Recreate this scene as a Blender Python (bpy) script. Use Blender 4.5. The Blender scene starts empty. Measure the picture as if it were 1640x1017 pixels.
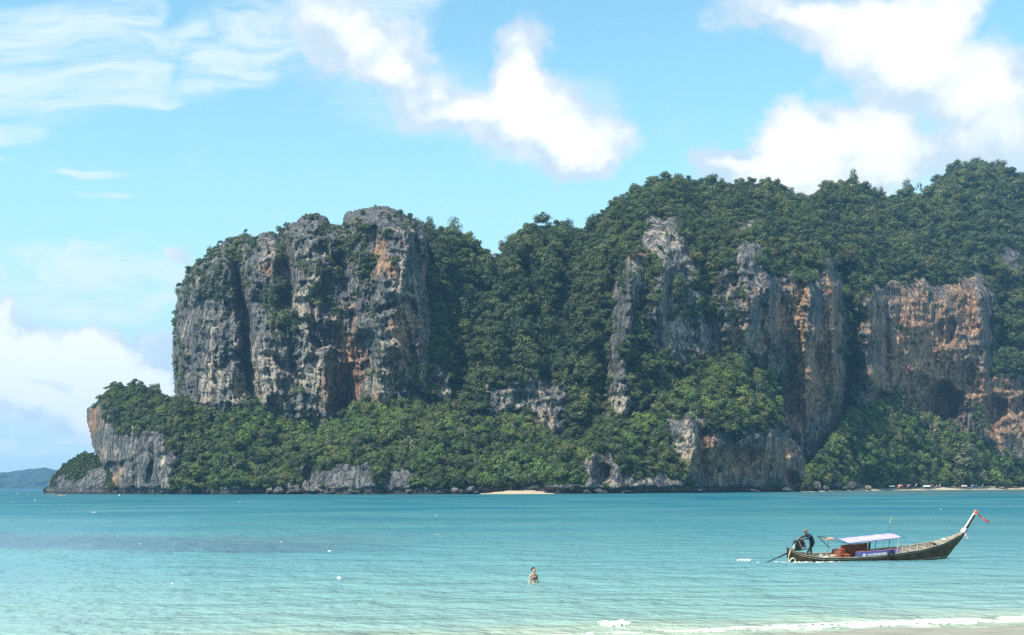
import bpy, math, random
import numpy as np
from mathutils import Vector, Matrix

rng = np.random.RandomState(7)
random.seed(7)
S = bpy.context.scene
COL = S.collection
R = math.radians

# ------------------------------------------------------------------ camera
F, CX, CY, ROLL, EYE = 2000.0, 820.0, 778.6, 0.0035, 5.0
cam_d = bpy.data.cameras.new('camera')
cam = bpy.data.objects.new('camera', cam_d)
COL.objects.link(cam)
cam_d.sensor_fit = 'HORIZONTAL'
cam_d.sensor_width = 36.0
cam_d.lens = 36.0 * F / 1640.0
cam_d.shift_y = (CY - 508.5) / 1640.0
cam_d.clip_start = 0.5
cam_d.clip_end = 20000
xa = Vector((1, 0, -ROLL)).normalized()
za = Vector((0, -1, 0))
ya = za.cross(xa).normalized()
cam.matrix_world = Matrix(((xa.x, ya.x, za.x, 0), (xa.y, ya.y, za.y, 0), (xa.z, ya.z, za.z, EYE), (0, 0, 0, 1)))
S.camera = cam

# ------------------------------------------------------------------ light
SUN_DIR = Vector((-0.46, -0.50, 0.86)).normalized()      # towards the sun: high, from the left, a little behind the camera
SUN_EL = math.asin(SUN_DIR.z)
SUN_AZ = math.atan2(SUN_DIR.x, SUN_DIR.y)
sun_d = bpy.data.lights.new('sun', 'SUN')
sun_d.energy = 5.0
sun_d.angle = R(0.53)
sun_d.color = (1.0, 0.95, 0.86)
sun = bpy.data.objects.new('sun', sun_d)
COL.objects.link(sun)
sun.rotation_euler = SUN_DIR.to_track_quat('Z', 'Y').to_euler()
SKY_STRENGTH = 0.15
SKY_TINT = (1.04, 1.42, 1.22, 1)
HAZE_DENSITY = 0.000074
HAZE_COLOR = (0.36, 0.66, 1.0, 1)
S.view_settings.view_transform = 'Standard'
S.view_settings.look = 'None'
S.view_settings.exposure = 0.38
S.view_settings.gamma = 1.0
S.view_settings.use_curve_mapping = False
S.render.engine = 'CYCLES'
S.cycles.max_bounces = 6
S.cycles.diffuse_bounces = 2
S.cycles.glossy_bounces = 2
S.cycles.transmission_bounces = 2
S.cycles.volume_bounces = 1
S.cycles.transparent_max_bounces = 4
S.cycles.use_denoising = False
S.cycles.use_adaptive_sampling = False
S.cycles.sample_clamp_indirect = 4.0


class NT:
    """small helper for node trees"""
    def __init__(s, nt):
        s.nt = nt
        nt.nodes.clear()

    def n(s, typ, ins=None, **kw):
        nd = s.nt.nodes.new(typ)
        for k, v in kw.items():
            setattr(nd, k, v)
        for k, v in (ins or {}).items():
            sock = nd.inputs[k]
            if isinstance(v, bpy.types.NodeSocket):
                s.nt.links.new(v, sock)
            elif isinstance(v, bpy.types.Node):
                s.nt.links.new(v.outputs[0], sock)
            else:
                sock.default_value = v
        return nd

    def m(s, op, a, b=0.0, c=0.0, clamp=False):
        return s.n('ShaderNodeMath', {0: a, 1: b, 2: c}, operation=op, use_clamp=clamp).outputs[0]

    def vm(s, op, a, b=(0, 0, 0)):
        nd = s.n('ShaderNodeVectorMath', {0: a, 1: b}, operation=op)
        return nd.outputs[1] if op in ('LENGTH', 'DOT_PRODUCT') else nd.outputs[0]

    def mix(s, f, a, b, mode='MIX'):
        nd = s.n('ShaderNodeMix', data_type='RGBA', blend_type=mode)
        for i, v in ((0, f), (6, a), (7, b)):
            sock = nd.inputs[i]
            if isinstance(v, bpy.types.NodeSocket):
                s.nt.links.new(v, sock)
            else:
                sock.default_value = v
        return nd.outputs[2]

    def noise(s, vec, scale, detail=3.0, rough=0.55, dist=0.0, col=False):
        nd = s.n('ShaderNodeTexNoise', {'Vector': vec, 'Scale': scale, 'Detail': detail, 'Roughness': rough, 'Distortion': dist})
        return nd.outputs[1 if col else 0]

    def mapr(s, v, a, b, c=0.0, d=1.0, typ='SMOOTHSTEP'):
        return s.n('ShaderNodeMapRange', {'Value': v, 'From Min': a, 'From Max': b, 'To Min': c, 'To Max': d},
                   interpolation_type=typ).outputs[0]


# ------------------------------------------------------------------ sky with clouds (all in world direction)
W = bpy.data.worlds.new("World")
S.world = W
W.use_nodes = True
t = NT(W.node_tree)
sky = t.n('ShaderNodeTexSky', sky_type='NISHITA')
sky.sun_disc = False
sky.sun_elevation = SUN_EL
sky.sun_rotation = SUN_AZ
sky.altitude = 0
sky.air_density = 1.0
sky.dust_density = 0.6
sky.ozone_density = 1.0
tc = t.n('ShaderNodeTexCoord')
D = tc.outputs['Generated']
sep = t.n('ShaderNodeSeparateXYZ', {0: D})
yy = t.m('MAXIMUM', sep.outputs[1], 0.04)
U = t.m('DIVIDE', sep.outputs[0], yy)
V = t.m('DIVIDE', sep.outputs[2], yy)
Q = t.n('ShaderNodeCombineXYZ', {0: U, 1: V}).outputs[0]
w1 = t.vm('SUBTRACT', t.noise(Q, 9.0, 2, 0.5, col=True), (0.5, 0.5, 0.5))
w2 = t.vm('SUBTRACT', t.noise(Q, 34.0, 4, 0.6, col=True), (0.5, 0.5, 0.5))
w1 = t.vm('MULTIPLY', w1, (0.085, 0.07, 0))
w2 = t.vm('MULTIPLY', w2, (0.040, 0.035, 0))
QW = t.vm('ADD', Q, t.vm('ADD', w1, w2))
QS = t.vm('ADD', Q, t.vm('MULTIPLY', t.vm('SUBTRACT', t.noise(Q, 6.0, 3, 0.6, col=True), (0.5, 0.5, 0.5)), (0.22, 0.04, 0)))


def uv(px, py):
    a, b = (px - CX) / F, (CY - py) / F
    return a + ROLL * b, b - ROLL * a


def blobs(vec, lst):
    acc = None
    for px, py, rx, ry, w in lst:
        u, v = uv(px, py)
        d = t.vm('LENGTH', t.vm('MULTIPLY', t.vm('SUBTRACT', vec, (u, v, 0)), (F / rx, F / ry, 0)))
        f = t.mapr(d, 0.25, 1.25, w, 0.0)
        acc = f if acc is None else t.m('ADD', acc, f)
    return acc


CUM = [  # heaped clouds
    (555, 30, 80, 62, .95), (600, 75, 90, 66, 1.0), (655, 110, 75, 50, .9), (715, 165, 85, 55, .8), (775, 200, 90, 55, .8), (826, 92, 66, 66, 1.2), (835, 150, 112, 70, 1.15),
    (890, 190, 110, 72, 1.0), (945, 232, 80, 55, .9), (850, 245, 130, 48, 0.6), (470, 20, 110, 40, .3), (690, 175, 80, 60, .4),
    (1230, 12, 90, 32, .8), (1320, 30, 130, 75, .95), (1420, 60, 140, 95, 1.0), (1510, 110, 130, 90, .95), (1590, 170, 100, 85, 0.95), (1500, 0, 130, 60, .95), (1390, 120, 90, 50, .6), (1620, 110, 60, 60, .6),
    (1275, 215, 84, 62, 1.25), (1400, 207, 80, 60, 1.25), (1340, 262, 170, 70, 1.25), (1165, 232, 48, 30, .8), (1210, 260, 100, 50, .9),
    (1500, 275, 130, 70, 0.7), (1620, 260, 110, 80, .5),
    (0, 480, 32, 30, 1.1), (20, 545, 75, 55, 1.3), (95, 550, 65, 48, 1.3), (60, 600, 150, 60, 1.3), (150, 560, 50, 50, 1.3), (205, 590, 64, 50, 1.3),
    (235, 625, 90, 45, 1.2), (100, 650, 220, 50, 1.0), (-60, 560, 80, 90, 1.0), (790, 402, 28, 16, .8), (320, 415, 36, 20, .8),
]
WISP = [  # thin streaked cloud
    (20, 80, 200, 70, .95), (40, 130, 170, 60, .9), (140, 120, 260, 60, .8), (300, 90, 170, 55, .95), (380, 70, 130, 60, .9), (470, 40, 170, 60, .8), (190, 15, 60, 30, 1.0),
    (30, 190, 160, 50, .9), (600, 5, 100, 25, .5), (390, 100, 90, 40, .55), (90, 20, 120, 25, .5), (230, 163, 70, 9, .9), (40, 262, 50, 7, .6), (60, 225, 120, 20, .6),
    (180, 284, 60, 8, .6), (192, 316, 45, 7, .5), (150, 398, 30, 9, .8), (80, 440, 230, 50, .8), (180, 470, 170, 60, .75), (60, 480, 160, 40, .6),
    (660, 160, 160, 70, .45), (900, 150, 80, 40, .3), (1600, 300, 120, 60, .5), (230, 430, 140, 60, .5),
    (120, 700, 260, 40, .6), (60, 660, 150, 50, .6), (-150, 200, 150, 160, .5), (1780, 150, 160, 200, .5),
]
fc = blobs(QW, CUM)
det = t.m('ADD', t.m('MULTIPLY', t.noise(Q, 26.0, 7, 0.64), .6), t.m('MULTIPLY', t.noise(QW, 11.0, 6, 0.6), .4))
fc = t.m('ADD', fc, t.m('MULTIPLY', t.m('SUBTRACT', det, 0.5), 1.9))
ac = t.mapr(fc, 0.05, 0.90)
fw = blobs(QS, WISP)
stv = t.vm('MULTIPLY', QS, (13.0, 48.0, 1.0))
std = t.noise(stv, 1.0, 6, 0.62, 0.6)
aw = t.m('MULTIPLY', t.mapr(fw, 0.0, 0.70), t.mapr(std, 0.24, 0.66))
# the rest of the sky, outside the photograph's view: loose fair-weather clouds like those in it
gd = t.vm('MULTIPLY', D, (2.2, 2.2, 5.0))
gen = t.mapr(t.noise(gd, 1.6, 7, 0.55), 0.54, 0.70, 0.0, 0.85)
outm = t.m('MAXIMUM', t.mapr(t.m('ABSOLUTE', U), 0.50, 0.70), t.mapr(V, 0.44, 0.60))
outm = t.m('MAXIMUM', outm, t.mapr(sep.outputs[1], 0.10, 0.0))
gen = t.m('MULTIPLY', gen, outm)
base = t.mix(1.0, sky.outputs[0], SKY_TINT, 'MULTIPLY')
# pale moisture towards the horizon
hz = t.mapr(sep.outputs[2], -0.02, 0.36, 0.95, 0.0, 'SMOOTHERSTEP')
base = t.mix(hz, base, (2.8, 4.05, 4.9, 1))
shade = t.noise(Q, 15.0, 4, 0.55)
ccol = t.mix(t.mapr(shade, 0.40, 0.62), (3.5, 4.2, 4.8, 1), (4.7, 4.95, 5.1, 1))
thick = t.mapr(t.m('ADD', fc, t.m('MULTIPLY', t.m('SUBTRACT', shade, 0.5), 1.6)), 0.75, 1.7)
ccol = t.mix(thick, ccol, (6.0, 6.0, 6.0, 1))
c = t.mix(t.m('MULTIPLY', aw, 0.82), base, (4.5, 5.2, 5.5, 1))
c = t.mix(t.m('MULTIPLY', ac, 0.93), c, ccol)
c = t.mix(gen, c, (5.0, 5.3, 5.5, 1))
bg = t.n('ShaderNodeBackground', {0: c, 1: SKY_STRENGTH})
t.n('ShaderNodeOutputWorld', {0: bg})
W.cycles.sampling_method = 'MANUAL'
W.cycles.sample_map_resolution = 1024


# ------------------------------------------------------------------ helpers
def hor(px):
    return CY + 0.0 - ROLL * (px - CX)


def at(px, py, Y):
    u, v = uv(px, py)
    return Vector((u * Y, Y, EYE + v * Y))


_perm = np.random.RandomState(3).permutation(4096)
_grad = np.random.RandomState(4).rand(4096) * 2 * np.pi


def perlin(x, y, seed=0):
    xi = np.floor(x).astype(np.int64)
    yi = np.floor(y).astype(np.int64)
    xf, yf = x - xi, y - yi

    def g(ix, iy, dx, dy):
        h = _grad[_perm[(_perm[(ix + seed * 131) & 4095] + iy) & 4095]]
        return np.cos(h) * dx + np.sin(h) * dy
    u = xf * xf * xf * (xf * (xf * 6 - 15) + 10)
    v = yf * yf * yf * (yf * (yf * 6 - 15) + 10)
    a = g(xi, yi, xf, yf)
    b = g(xi + 1, yi, xf - 1, yf)
    c_ = g(xi, yi + 1, xf, yf - 1)
    d = g(xi + 1, yi + 1, xf - 1, yf - 1)
    return ((a * (1 - u) + b * u) * (1 - v) + (c_ * (1 - u) + d * u) * v) * 1.5


def fbm(x, y, octv=4, seed=0, gain=0.5, ridged=False):
    s, a, tot = 0, 1.0, 0
    for o in range(octv):
        n = perlin(x * 2 ** o, y * 2 ** o, seed + o * 7)
        if ridged:
            n = 1 - 2 * np.abs(n)
        s = s + a * n
        tot += a
        a *= gain
    return s / tot


def sdf(poly, X, Y):
    """signed distance, positive inside"""
    P = np.array(poly, float)
    best = np.full(X.shape, 1e9)
    ins = np.zeros(X.shape, bool)
    n = len(P)
    for i in range(n):
        ax, ay = P[i]
        bx, by = P[(i + 1) % n]
        dx, dy = bx - ax, by - ay
        L = dx * dx + dy * dy + 1e-9
        tt = np.clip(((X - ax) * dx + (Y - ay) * dy) / L, 0, 1)
        d = np.hypot(X - ax - tt * dx, Y - ay - tt * dy)
        best = np.minimum(best, d)
        if by != ay:
            cond = ((ay > Y) != (by > Y)) & (X < (bx - ax) * (Y - ay) / (by - ay) + ax)
            ins ^= cond
    return np.where(ins, best, -best)


def linedist(pts, X, Y):
    best = np.full(X.shape, 1e9)
    for (ax, ay), (bx, by) in zip(pts[:-1], pts[1:]):
        dx, dy = bx - ax, by - ay
        L = dx * dx + dy * dy + 1e-9
        tt = np.clip(((X - ax) * dx + (Y - ay) * dy) / L, 0, 1)
        best = np.minimum(best, np.hypot(X - ax - tt * dx, Y - ay - tt * dy))
    return best


def rbf(ctrl, X, Y):
    c_ = np.array(ctrl, float)
    p = c_[:, :2] / 300.0

    def k(d):
        return np.where(d > 1e-9, d * d * np.log(d + 1e-12), 0)
    n = len(p)
    A = np.zeros((n + 3, n + 3))
    d = np.hypot(p[:, None, 0] - p[None, :, 0], p[:, None, 1] - p[None, :, 1])
    A[:n, :n] = k(d) + np.eye(n) * 0.01
    A[:n, n] = 1
    A[:n, n + 1:] = p
    A[n, :n] = 1
    A[n + 1:, :n] = p.T
    b = np.zeros(n + 3)
    b[:n] = c_[:, 2]
    w = np.linalg.solve(A, b)
    out = w[n] + w[n + 1] * X / 300 + w[n + 2] * Y / 300
    for i in range(n):
        out = out + w[i] * k(np.hypot(X / 300 - p[i, 0], Y / 300 - p[i, 1]))
    return out


def sstep(a, b, x):
    q = np.clip((x - a) / (b - a), 0, 1)
    return q * q * (3 - 2 * q)


def link(o, parent=None):
    COL.objects.link(o)
    if parent is not None:
        o.parent = parent
    return o


def tag(o, label=None, cat=None, group=None, kind=None):
    if label: o['label'] = label
    if cat: o['category'] = cat
    if group: o['group'] = group
    if kind: o['kind'] = kind
    return o


def mesh_np(name, verts, faces, mats=(), attrs=None, smooth=False):
    """faces: (n,3) or (n,4) int array"""
    me = bpy.data.meshes.new(name)
    verts = np.asarray(verts, np.float32)
    faces = np.asarray(faces, np.int32)
    k = faces.shape[1]
    me.vertices.add(len(verts))
    me.vertices.foreach_set('co', verts.ravel())
    me.loops.add(faces.size)
    me.loops.foreach_set('vertex_index', faces.ravel())
    me.polygons.add(len(faces))
    me.polygons.foreach_set('loop_start', np.arange(0, faces.size, k, dtype=np.int32))
    me.polygons.foreach_set('loop_total', np.full(len(faces), k, np.int32))
    me.update(calc_edges=True)
    for m_ in mats:
        me.materials.append(m_)
    for an, (dom, typ, data) in (attrs or {}).items():
        a = me.attributes.new(an, typ, dom)
        a.data.foreach_set({'FLOAT': 'value', 'FLOAT_COLOR': 'color', 'FLOAT_VECTOR': 'vector', 'INT': 'value'}[typ], np.asarray(data).ravel())
    if smooth:
        me.polygons.foreach_set('use_smooth', np.ones(len(faces), bool))
    me.validate()
    return me


def grid_faces(H, Wd, mask=None):
    idx = np.arange(H * Wd).reshape(H, Wd)
    f = np.stack([idx[:-1, :-1], idx[1:, :-1], idx[1:, 1:], idx[:-1, 1:]], -1)
    if mask is not None:
        ok = mask[:-1, :-1] & mask[1:, :-1] & mask[1:, 1:] & mask[:-1, 1:]
        f = f[ok]
    return f.reshape(-1, 4)


def compact(V_, Fc):
    used = np.unique(Fc)
    remap = np.full(len(V_), -1)
    remap[used] = np.arange(len(used))
    return used, remap[Fc]


# ------------------------------------------------------------------ materials
def mat(name):
    m_ = bpy.data.materials.new(name)
    m_.use_nodes = True
    return m_, NT(m_.node_tree)


def simple(name, col, rough=0.6, metal=0.0, var=0.25, scale=6.0, spec=0.4, bump=0.0, bscale=30):
    m_, q = mat(name)
    pos = q.n('ShaderNodeTexCoord').outputs['Object']
    nz = q.noise(pos, scale, 5, 0.65)
    dark = tuple(x * (1 - var) for x in col[:3]) + (1,)
    lite = tuple(min(1, x * (1 + var)) for x in col[:3]) + (1,)
    cc = q.mix(q.mapr(nz, 0.3, 0.7), dark, lite)
    ins = {'Base Color': cc, 'Roughness': rough, 'Metallic': metal, 'Specular IOR Level': spec}
    if bump:
        ins['Normal'] = q.n('ShaderNodeBump', {'Height': q.noise(pos, bscale, 4), 'Strength': bump, 'Distance': 0.02})
    b = q.n('ShaderNodeBsdfPrincipled', ins)
    q.n('ShaderNodeOutputMaterial', {0: b})
    return m_


def rock_material():
    m_, q = mat('limestone')
    geo = q.n('ShaderNodeNewGeometry')
    P = geo.outputs['Position']
    wv = q.vm('MULTIPLY', q.vm('SUBTRACT', q.noise(P, 0.03, 2, col=True), (0.5, 0.5, 0.5)), (13, 13, 8))
    PW = q.vm('ADD', P, wv)
    streak = q.noise(q.vm('MULTIPLY', PW, (0.30, 0.30, 0.022)), 1.0, 6, 0.65)
    fine = q.noise(q.vm('MULTIPLY', P, (0.9, 0.9, 0.10)), 1.0, 5, 0.7)
    blot = q.noise(q.vm('MULTIPLY', PW, (1.0, 1.0, 0.38)), 0.055, 5, 0.6)
    vstr = q.noise(q.vm('MULTIPLY', PW, (0.16, 0.16, 0.016)), 1.0, 5, 0.6)
    spot = q.noise(P, 0.35, 4, 0.7)

    def att(nm):
        return q.n('ShaderNodeAttribute', attribute_name=nm).outputs['Fac']
    grey = q.mix(q.mapr(q.m('ADD', q.m('MULTIPLY', streak, .8), q.m('MULTIPLY', spot, .2)), 0.40, 0.60), (0.068, 0.070, 0.074, 1), (0.27, 0.255, 0.235, 1))
    pale = q.mix(q.mapr(fine, 0.3, 0.7), (0.32, 0.265, 0.205, 1), (0.72, 0.61, 0.48, 1))
    pm = q.m('ADD', att('pale'), q.m('MULTIPLY', q.m('SUBTRACT', blot, 0.5), 2.2))
    pm = q.m('ADD', pm, q.m('ADD', q.m('MULTIPLY', q.m('SUBTRACT', vstr, 0.5), 2.6), q.m('MULTIPLY', q.m('SUBTRACT', spot, 0.5), 0.5)))
    col = q.mix(q.mapr(pm, 0.17, 0.56), grey, pale)
    orange = q.mix(q.mapr(streak, 0.36, 0.64), (0.28, 0.130, 0.075, 1), (0.64, 0.40, 0.235, 1))
    om = q.m('ADD', att('rust'), q.m('MULTIPLY', q.m('SUBTRACT', blot, 0.5), 1.5))
    om = q.m('ADD', om, q.m('MULTIPLY', q.m('SUBTRACT', vstr, 0.5), 1.6))
    col = q.mix(q.mapr(om, 0.15, 0.70, 0, 0.92), col, orange)
    # dark drip streaks
    drip = q.noise(q.vm('MULTIPLY', PW, (0.55, 0.55, 0.018)), 1.0, 3, 0.5)
    col = q.mix(q.mapr(drip, 0.55, 0.66, 0, 0.75), col, (0.035, 0.038, 0.045, 1))
    # cracks and pits
    col = q.mix(q.mapr(spot, 0.64, 0.78, 0, 0.4), col, (0.05, 0.052, 0.055, 1))
    vor = q.n('ShaderNodeTexVoronoi', {'Vector': q.vm('ADD', q.vm('MULTIPLY', PW, (0.13, 0.13, 0.05)), q.vm('MULTIPLY', q.noise(P, 0.25, 3, col=True), (.9, .9, .9))), 'Scale': 1.0}, feature='DISTANCE_TO_EDGE')
    crack = q.mapr(vor.outputs['Distance'], 0.0, 0.07, 1.0, 0.0)
    col = q.mix(q.m('MULTIPLY', crack, q.mapr(blot, .4, .6, .05, .65)), col, (0.03, 0.032, 0.036, 1))
    # ground cover and creepers
    veg = q.m('ADD', att('veg'), q.m('MULTIPLY', q.m('SUBTRACT', spot, 0.5), 1.3))
    green = q.mix(spot, (0.016, 0.030, 0.012, 1), (0.05, 0.08, 0.026, 1))
    col = q.mix(q.mapr(veg, 0.42, 0.60), col, green)
    # tide line: dark wet rock close to the water
    z = q.n('ShaderNodeSeparateXYZ', {0: P}).outputs[2]
    zz = q.m('ADD', z, q.m('MULTIPLY', spot, -3.0))
    col = q.mix(q.mapr(zz, -0.6, 1.6, 0.85, 0.0), col, (0.035, 0.034, 0.032, 1))
    h = q.m('ADD', q.m('MULTIPLY', fine, 0.8), q.m('ADD', q.m('MULTIPLY', spot, 1.3), q.m('SUBTRACT', q.m('MULTIPLY', streak, 1.2), q.m('MULTIPLY', crack, .6))))
    bp = q.n('ShaderNodeBump', {'Height': h, 'Strength': 1.0, 'Distance': 2.6})
    b = q.n('ShaderNodeBsdfPrincipled', {'Base Color': col, 'Roughness': 0.9, 'Specular IOR Level': 0.15, 'Normal': bp})
    q.n('ShaderNodeOutputMaterial', {0: b})
    return m_


def leaf_material(name, a, b_, c_, transl=0.24):
    m_, q = mat(name)
    geo = q.n('ShaderNodeNewGeometry')
    rnd = q.n('ShaderNodeObjectInfo').outputs['Random']
    tone = q.n('ShaderNodeAttribute', attribute_name='tone').outputs['Fac']
    nz = q.noise(geo.outputs['Position'], 0.018, 4, 0.6)
    v = q.m('ADD', q.m('MULTIPLY', rnd, 0.95), q.m('MULTIPLY', q.m('SUBTRACT', nz, 0.5), 1.6))
    col = q.mix(q.mapr(v, 0.0, 0.55), a, b_)
    col = q.mix(q.mapr(v, 0.55, 1.1), col, c_)
    tn = q.n('ShaderNodeMix', {0: tone}, data_type='FLOAT')
    tn.inputs[2].default_value, tn.inputs[3].default_value = 0.68, 1.34
    g = q.n('ShaderNodeCombineXYZ', {0: tn.outputs[0], 1: tn.outputs[0], 2: tn.outputs[0]}).outputs[0]
    col = q.mix(1.0, col, g, 'MULTIPLY')
    # a few crowns are olive brown
    br = q.mapr(rnd, 0.90, 0.96)
    col = q.mix(q.m('MULTIPLY', br, 0.5), col, (0.075, 0.062, 0.028, 1))
    d = q.n('ShaderNodeBsdfPrincipled', {'Base Color': col, 'Roughness': 0.55, 'Specular IOR Level': 0.25})
    tr = q.n('ShaderNodeBsdfTranslucent', {0: q.mix(1.0, col, (1.1, 1.5, 0.5, 1), 'MULTIPLY')})
    mx = q.n('ShaderNodeMixShader', {0: transl, 1: d, 2: tr})
    q.n('ShaderNodeOutputMaterial', {0: mx})
    return m_


ROCK = rock_material()
LEAF = leaf_material('jungle_leaves', (0.052, 0.076, 0.036, 1), (0.098, 0.126, 0.048, 1), (0.178, 0.186, 0.066, 1))
LEAF_BRIGHT = leaf_material('bright_leaves', (0.105, 0.165, 0.045, 1), (0.155, 0.210, 0.052, 1), (0.215, 0.255, 0.068, 1))
LEAF_DRY = leaf_material('dry_scrub_leaves', (0.14, 0.145, 0.08, 1), (0.18, 0.175, 0.10, 1), (0.22, 0.20, 0.12, 1))
BARK = simple('bark', (0.11, 0.09, 0.07), 0.9, var=0.4, scale=3)
SAND = simple('beach_sand', (0.47, 0.375, 0.25), 0.9, var=0.12, scale=0.5)

# ------------------------------------------------------------------ shoreline of the far bay
_wl = np.array([(-400, 789.5), (60, 790.5), (300, 791.8), (700, 791.6), (900, 791.0), (1100, 789.6), (1300, 787.6), (1420, 785.6), (1640, 783.8), (1900, 782.9), (2300, 782)])


def waterline(px):
    return np.interp(px, _wl[:, 0], _wl[:, 1])


def yshore(px):
    px = np.asarray(px, float)
    return EYE * F / (waterline(px) - hor(px))


LAYERS = {}


def layer(name, poly, ctrl, strokes=(), caves=(), step=2.0, round_w=30, round_r=60, rough=1.0, rock=(), rust=(), pale=(),
          rockdef=0.0, shore_band=0.0, notch=0.0, warp=5.0, edge=3.0, key=None):
    """a hillside given by its outline, its depth behind the shore (metres) at control points, gullies / ribs and bare-rock areas"""
    P = np.array(poly, float)
    xs = np.arange(P[:, 0].min() - 6, P[:, 0].max() + 6, step)
    ys = np.arange(P[:, 1].min() - 8, P[:, 1].max() + 4, step)
    X, Y = np.meshgrid(xs, ys)
    seed = (sum(map(ord, name)) % 37) + 1
    WX = X + fbm(X / 45, Y / 45, 4, seed) * warp * 2
    WY = Y + fbm(X / 45 + 9, Y / 45 + 5, 4, seed + 3) * warp * 2
    sd = sdf(poly, X + fbm(X / 9, Y / 9, 3, seed + 5) * edge, Y + fbm(X / 9 + 4, Y / 9, 3, seed + 9) * edge)
    # only top and sides curve back: not the foot at the water
    wl = waterline(X)
    foot = sstep(wl - 60, wl - 8, Y)
    off = rbf(ctrl, X, Y)
    for pts, w, amp in strokes:
        d = linedist(pts, WX, WY)
        off = off + amp * np.exp(-(d / w) ** 2)
    for cx, cy, rx, ry, amp in caves:
        d = np.hypot((WX - cx) / rx, (WY - cy) / ry)
        off = off + amp * (1 - sstep(0.55, 1.15, d))
    q = 1 - np.clip(sd / round_w, 0, 1)
    off = off + round_r * (1 - np.sqrt(np.clip(1 - q * q, 0, 1))) * (1 - foot)
    # rock masks
    rk = np.full(X.shape, rockdef)
    nz = fbm(X / 22, Y / 22, 4, seed + 11) * 22
    for r_ in rock:
        poly_r, val = r_
        rk = np.maximum(rk, val * sstep(-7, 7, sdf(poly_r, WX, WY) + nz))
    if shore_band:
        rk = np.maximum(rk, sstep(-3, 5, Y - (wl - shore_band * (1 + 0.9 * fbm(X / 30, Y * 0, 3, seed + 2)))))
    # relief
    ks = 1.0
    but = fbm(WX / 34, WY / 150, 3, seed + 20, ridged=True)
    hum = fbm(WX / 60, WY / 52, 3, seed + 28, 0.6)
    SX = X + fbm(X / 70, Y / 90, 3, seed + 15) * 9
    flute = fbm(SX / 8.0, Y / 95, 3, seed + 21, 0.55, ridged=True) * 0.6 + fbm(SX / 15.0, Y / 60, 3, seed + 24) * 0.9
    flute = flute * (0.35 + 0.9 * np.clip(fbm(X / 70, Y / 60, 2, seed + 26) + 0.5, 0, 1))
    crag = fbm(X / 15, Y / 19, 4, seed + 27, 0.6, ridged=True)
    lump = fbm(WX / 26, WY / 30, 4, seed + 22)
    fine = fbm(X / 6.5, Y / 10, 3, seed + 23, 0.6)
    ledge = fbm(WX / 60, WY / 13, 3, seed + 25)
    rel = -(but * 7.5 + flute * 3.6) * rk * rough - lump * (4.5 + 9.5 * (1 - rk)) * rough - hum * (16 - 4 * rk) * rough - fine * 2.6 * rough - crag * 1.8 * rk * rough - ledge * 4.0 * rk * rough
    rel = rel * (1 - 0.75 * foot)
    if notch:
        d = wl - Y
        rel = rel + notch * sstep(13, 5, d + fbm(X / 14, Y / 8, 3, seed + 30) * 6) * 1.0
    Yd = yshore(X) + off + rel
    U_ = (X - CX) / F
    V_ = (CY - Y) / F
    uu, vv = U_ + ROLL * V_, V_ - ROLL * U_
    PT = np.stack([uu * Yd, Yd, EYE + vv * Yd], -1)
    mask = sd > -1.0
    vegA = 1 - rk
    rs = np.zeros(X.shape)
    for cx, cy, rx, ry, v in rust:
        rs = np.maximum(rs, v * np.exp(-(((WX - cx) / rx) ** 2 + ((WY - cy) / ry) ** 2)))
    pl = np.zeros(X.shape)
    for cx, cy, rx, ry, v in pale:
        pl = (np.maximum if v > 0 else np.add)(pl, v * np.exp(-(((WX - cx) / rx) ** 2 + ((WY - cy) / ry) ** 2)))
    fc = grid_faces(*X.shape, mask=mask)
    V3 = PT.reshape(-1, 3)
    used, fc2 = compact(V3, fc)
    me = mesh_np(name, V3[used], fc2[:, ::-1], (ROCK,), {
        'veg': ('POINT', 'FLOAT', vegA.ravel()[used].astype(np.float32)),
        'rust': ('POINT', 'FLOAT', rs.ravel()[used].astype(np.float32)),
        'pale': ('POINT', 'FLOAT', pl.ravel()[used].astype(np.float32))})
    o = link(bpy.data.objects.new(name, me))
    tag(o, kind='structure')
    LAYERS[key or name] = dict(xs=xs, ys=ys, Yd=Yd, sd=sd, veg=vegA, step=step)
    return o


def look(L, key, px, py):
    Lx = LAYERS[L]
    i = np.clip(np.round((py - Lx['ys'][0]) / Lx['step']).astype(int), 0, len(Lx['ys']) - 1)
    j = np.clip(np.round((px - Lx['xs'][0]) / Lx['step']).astype(int), 0, len(Lx['xs']) - 1)
    return Lx[key][i, j]


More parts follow.
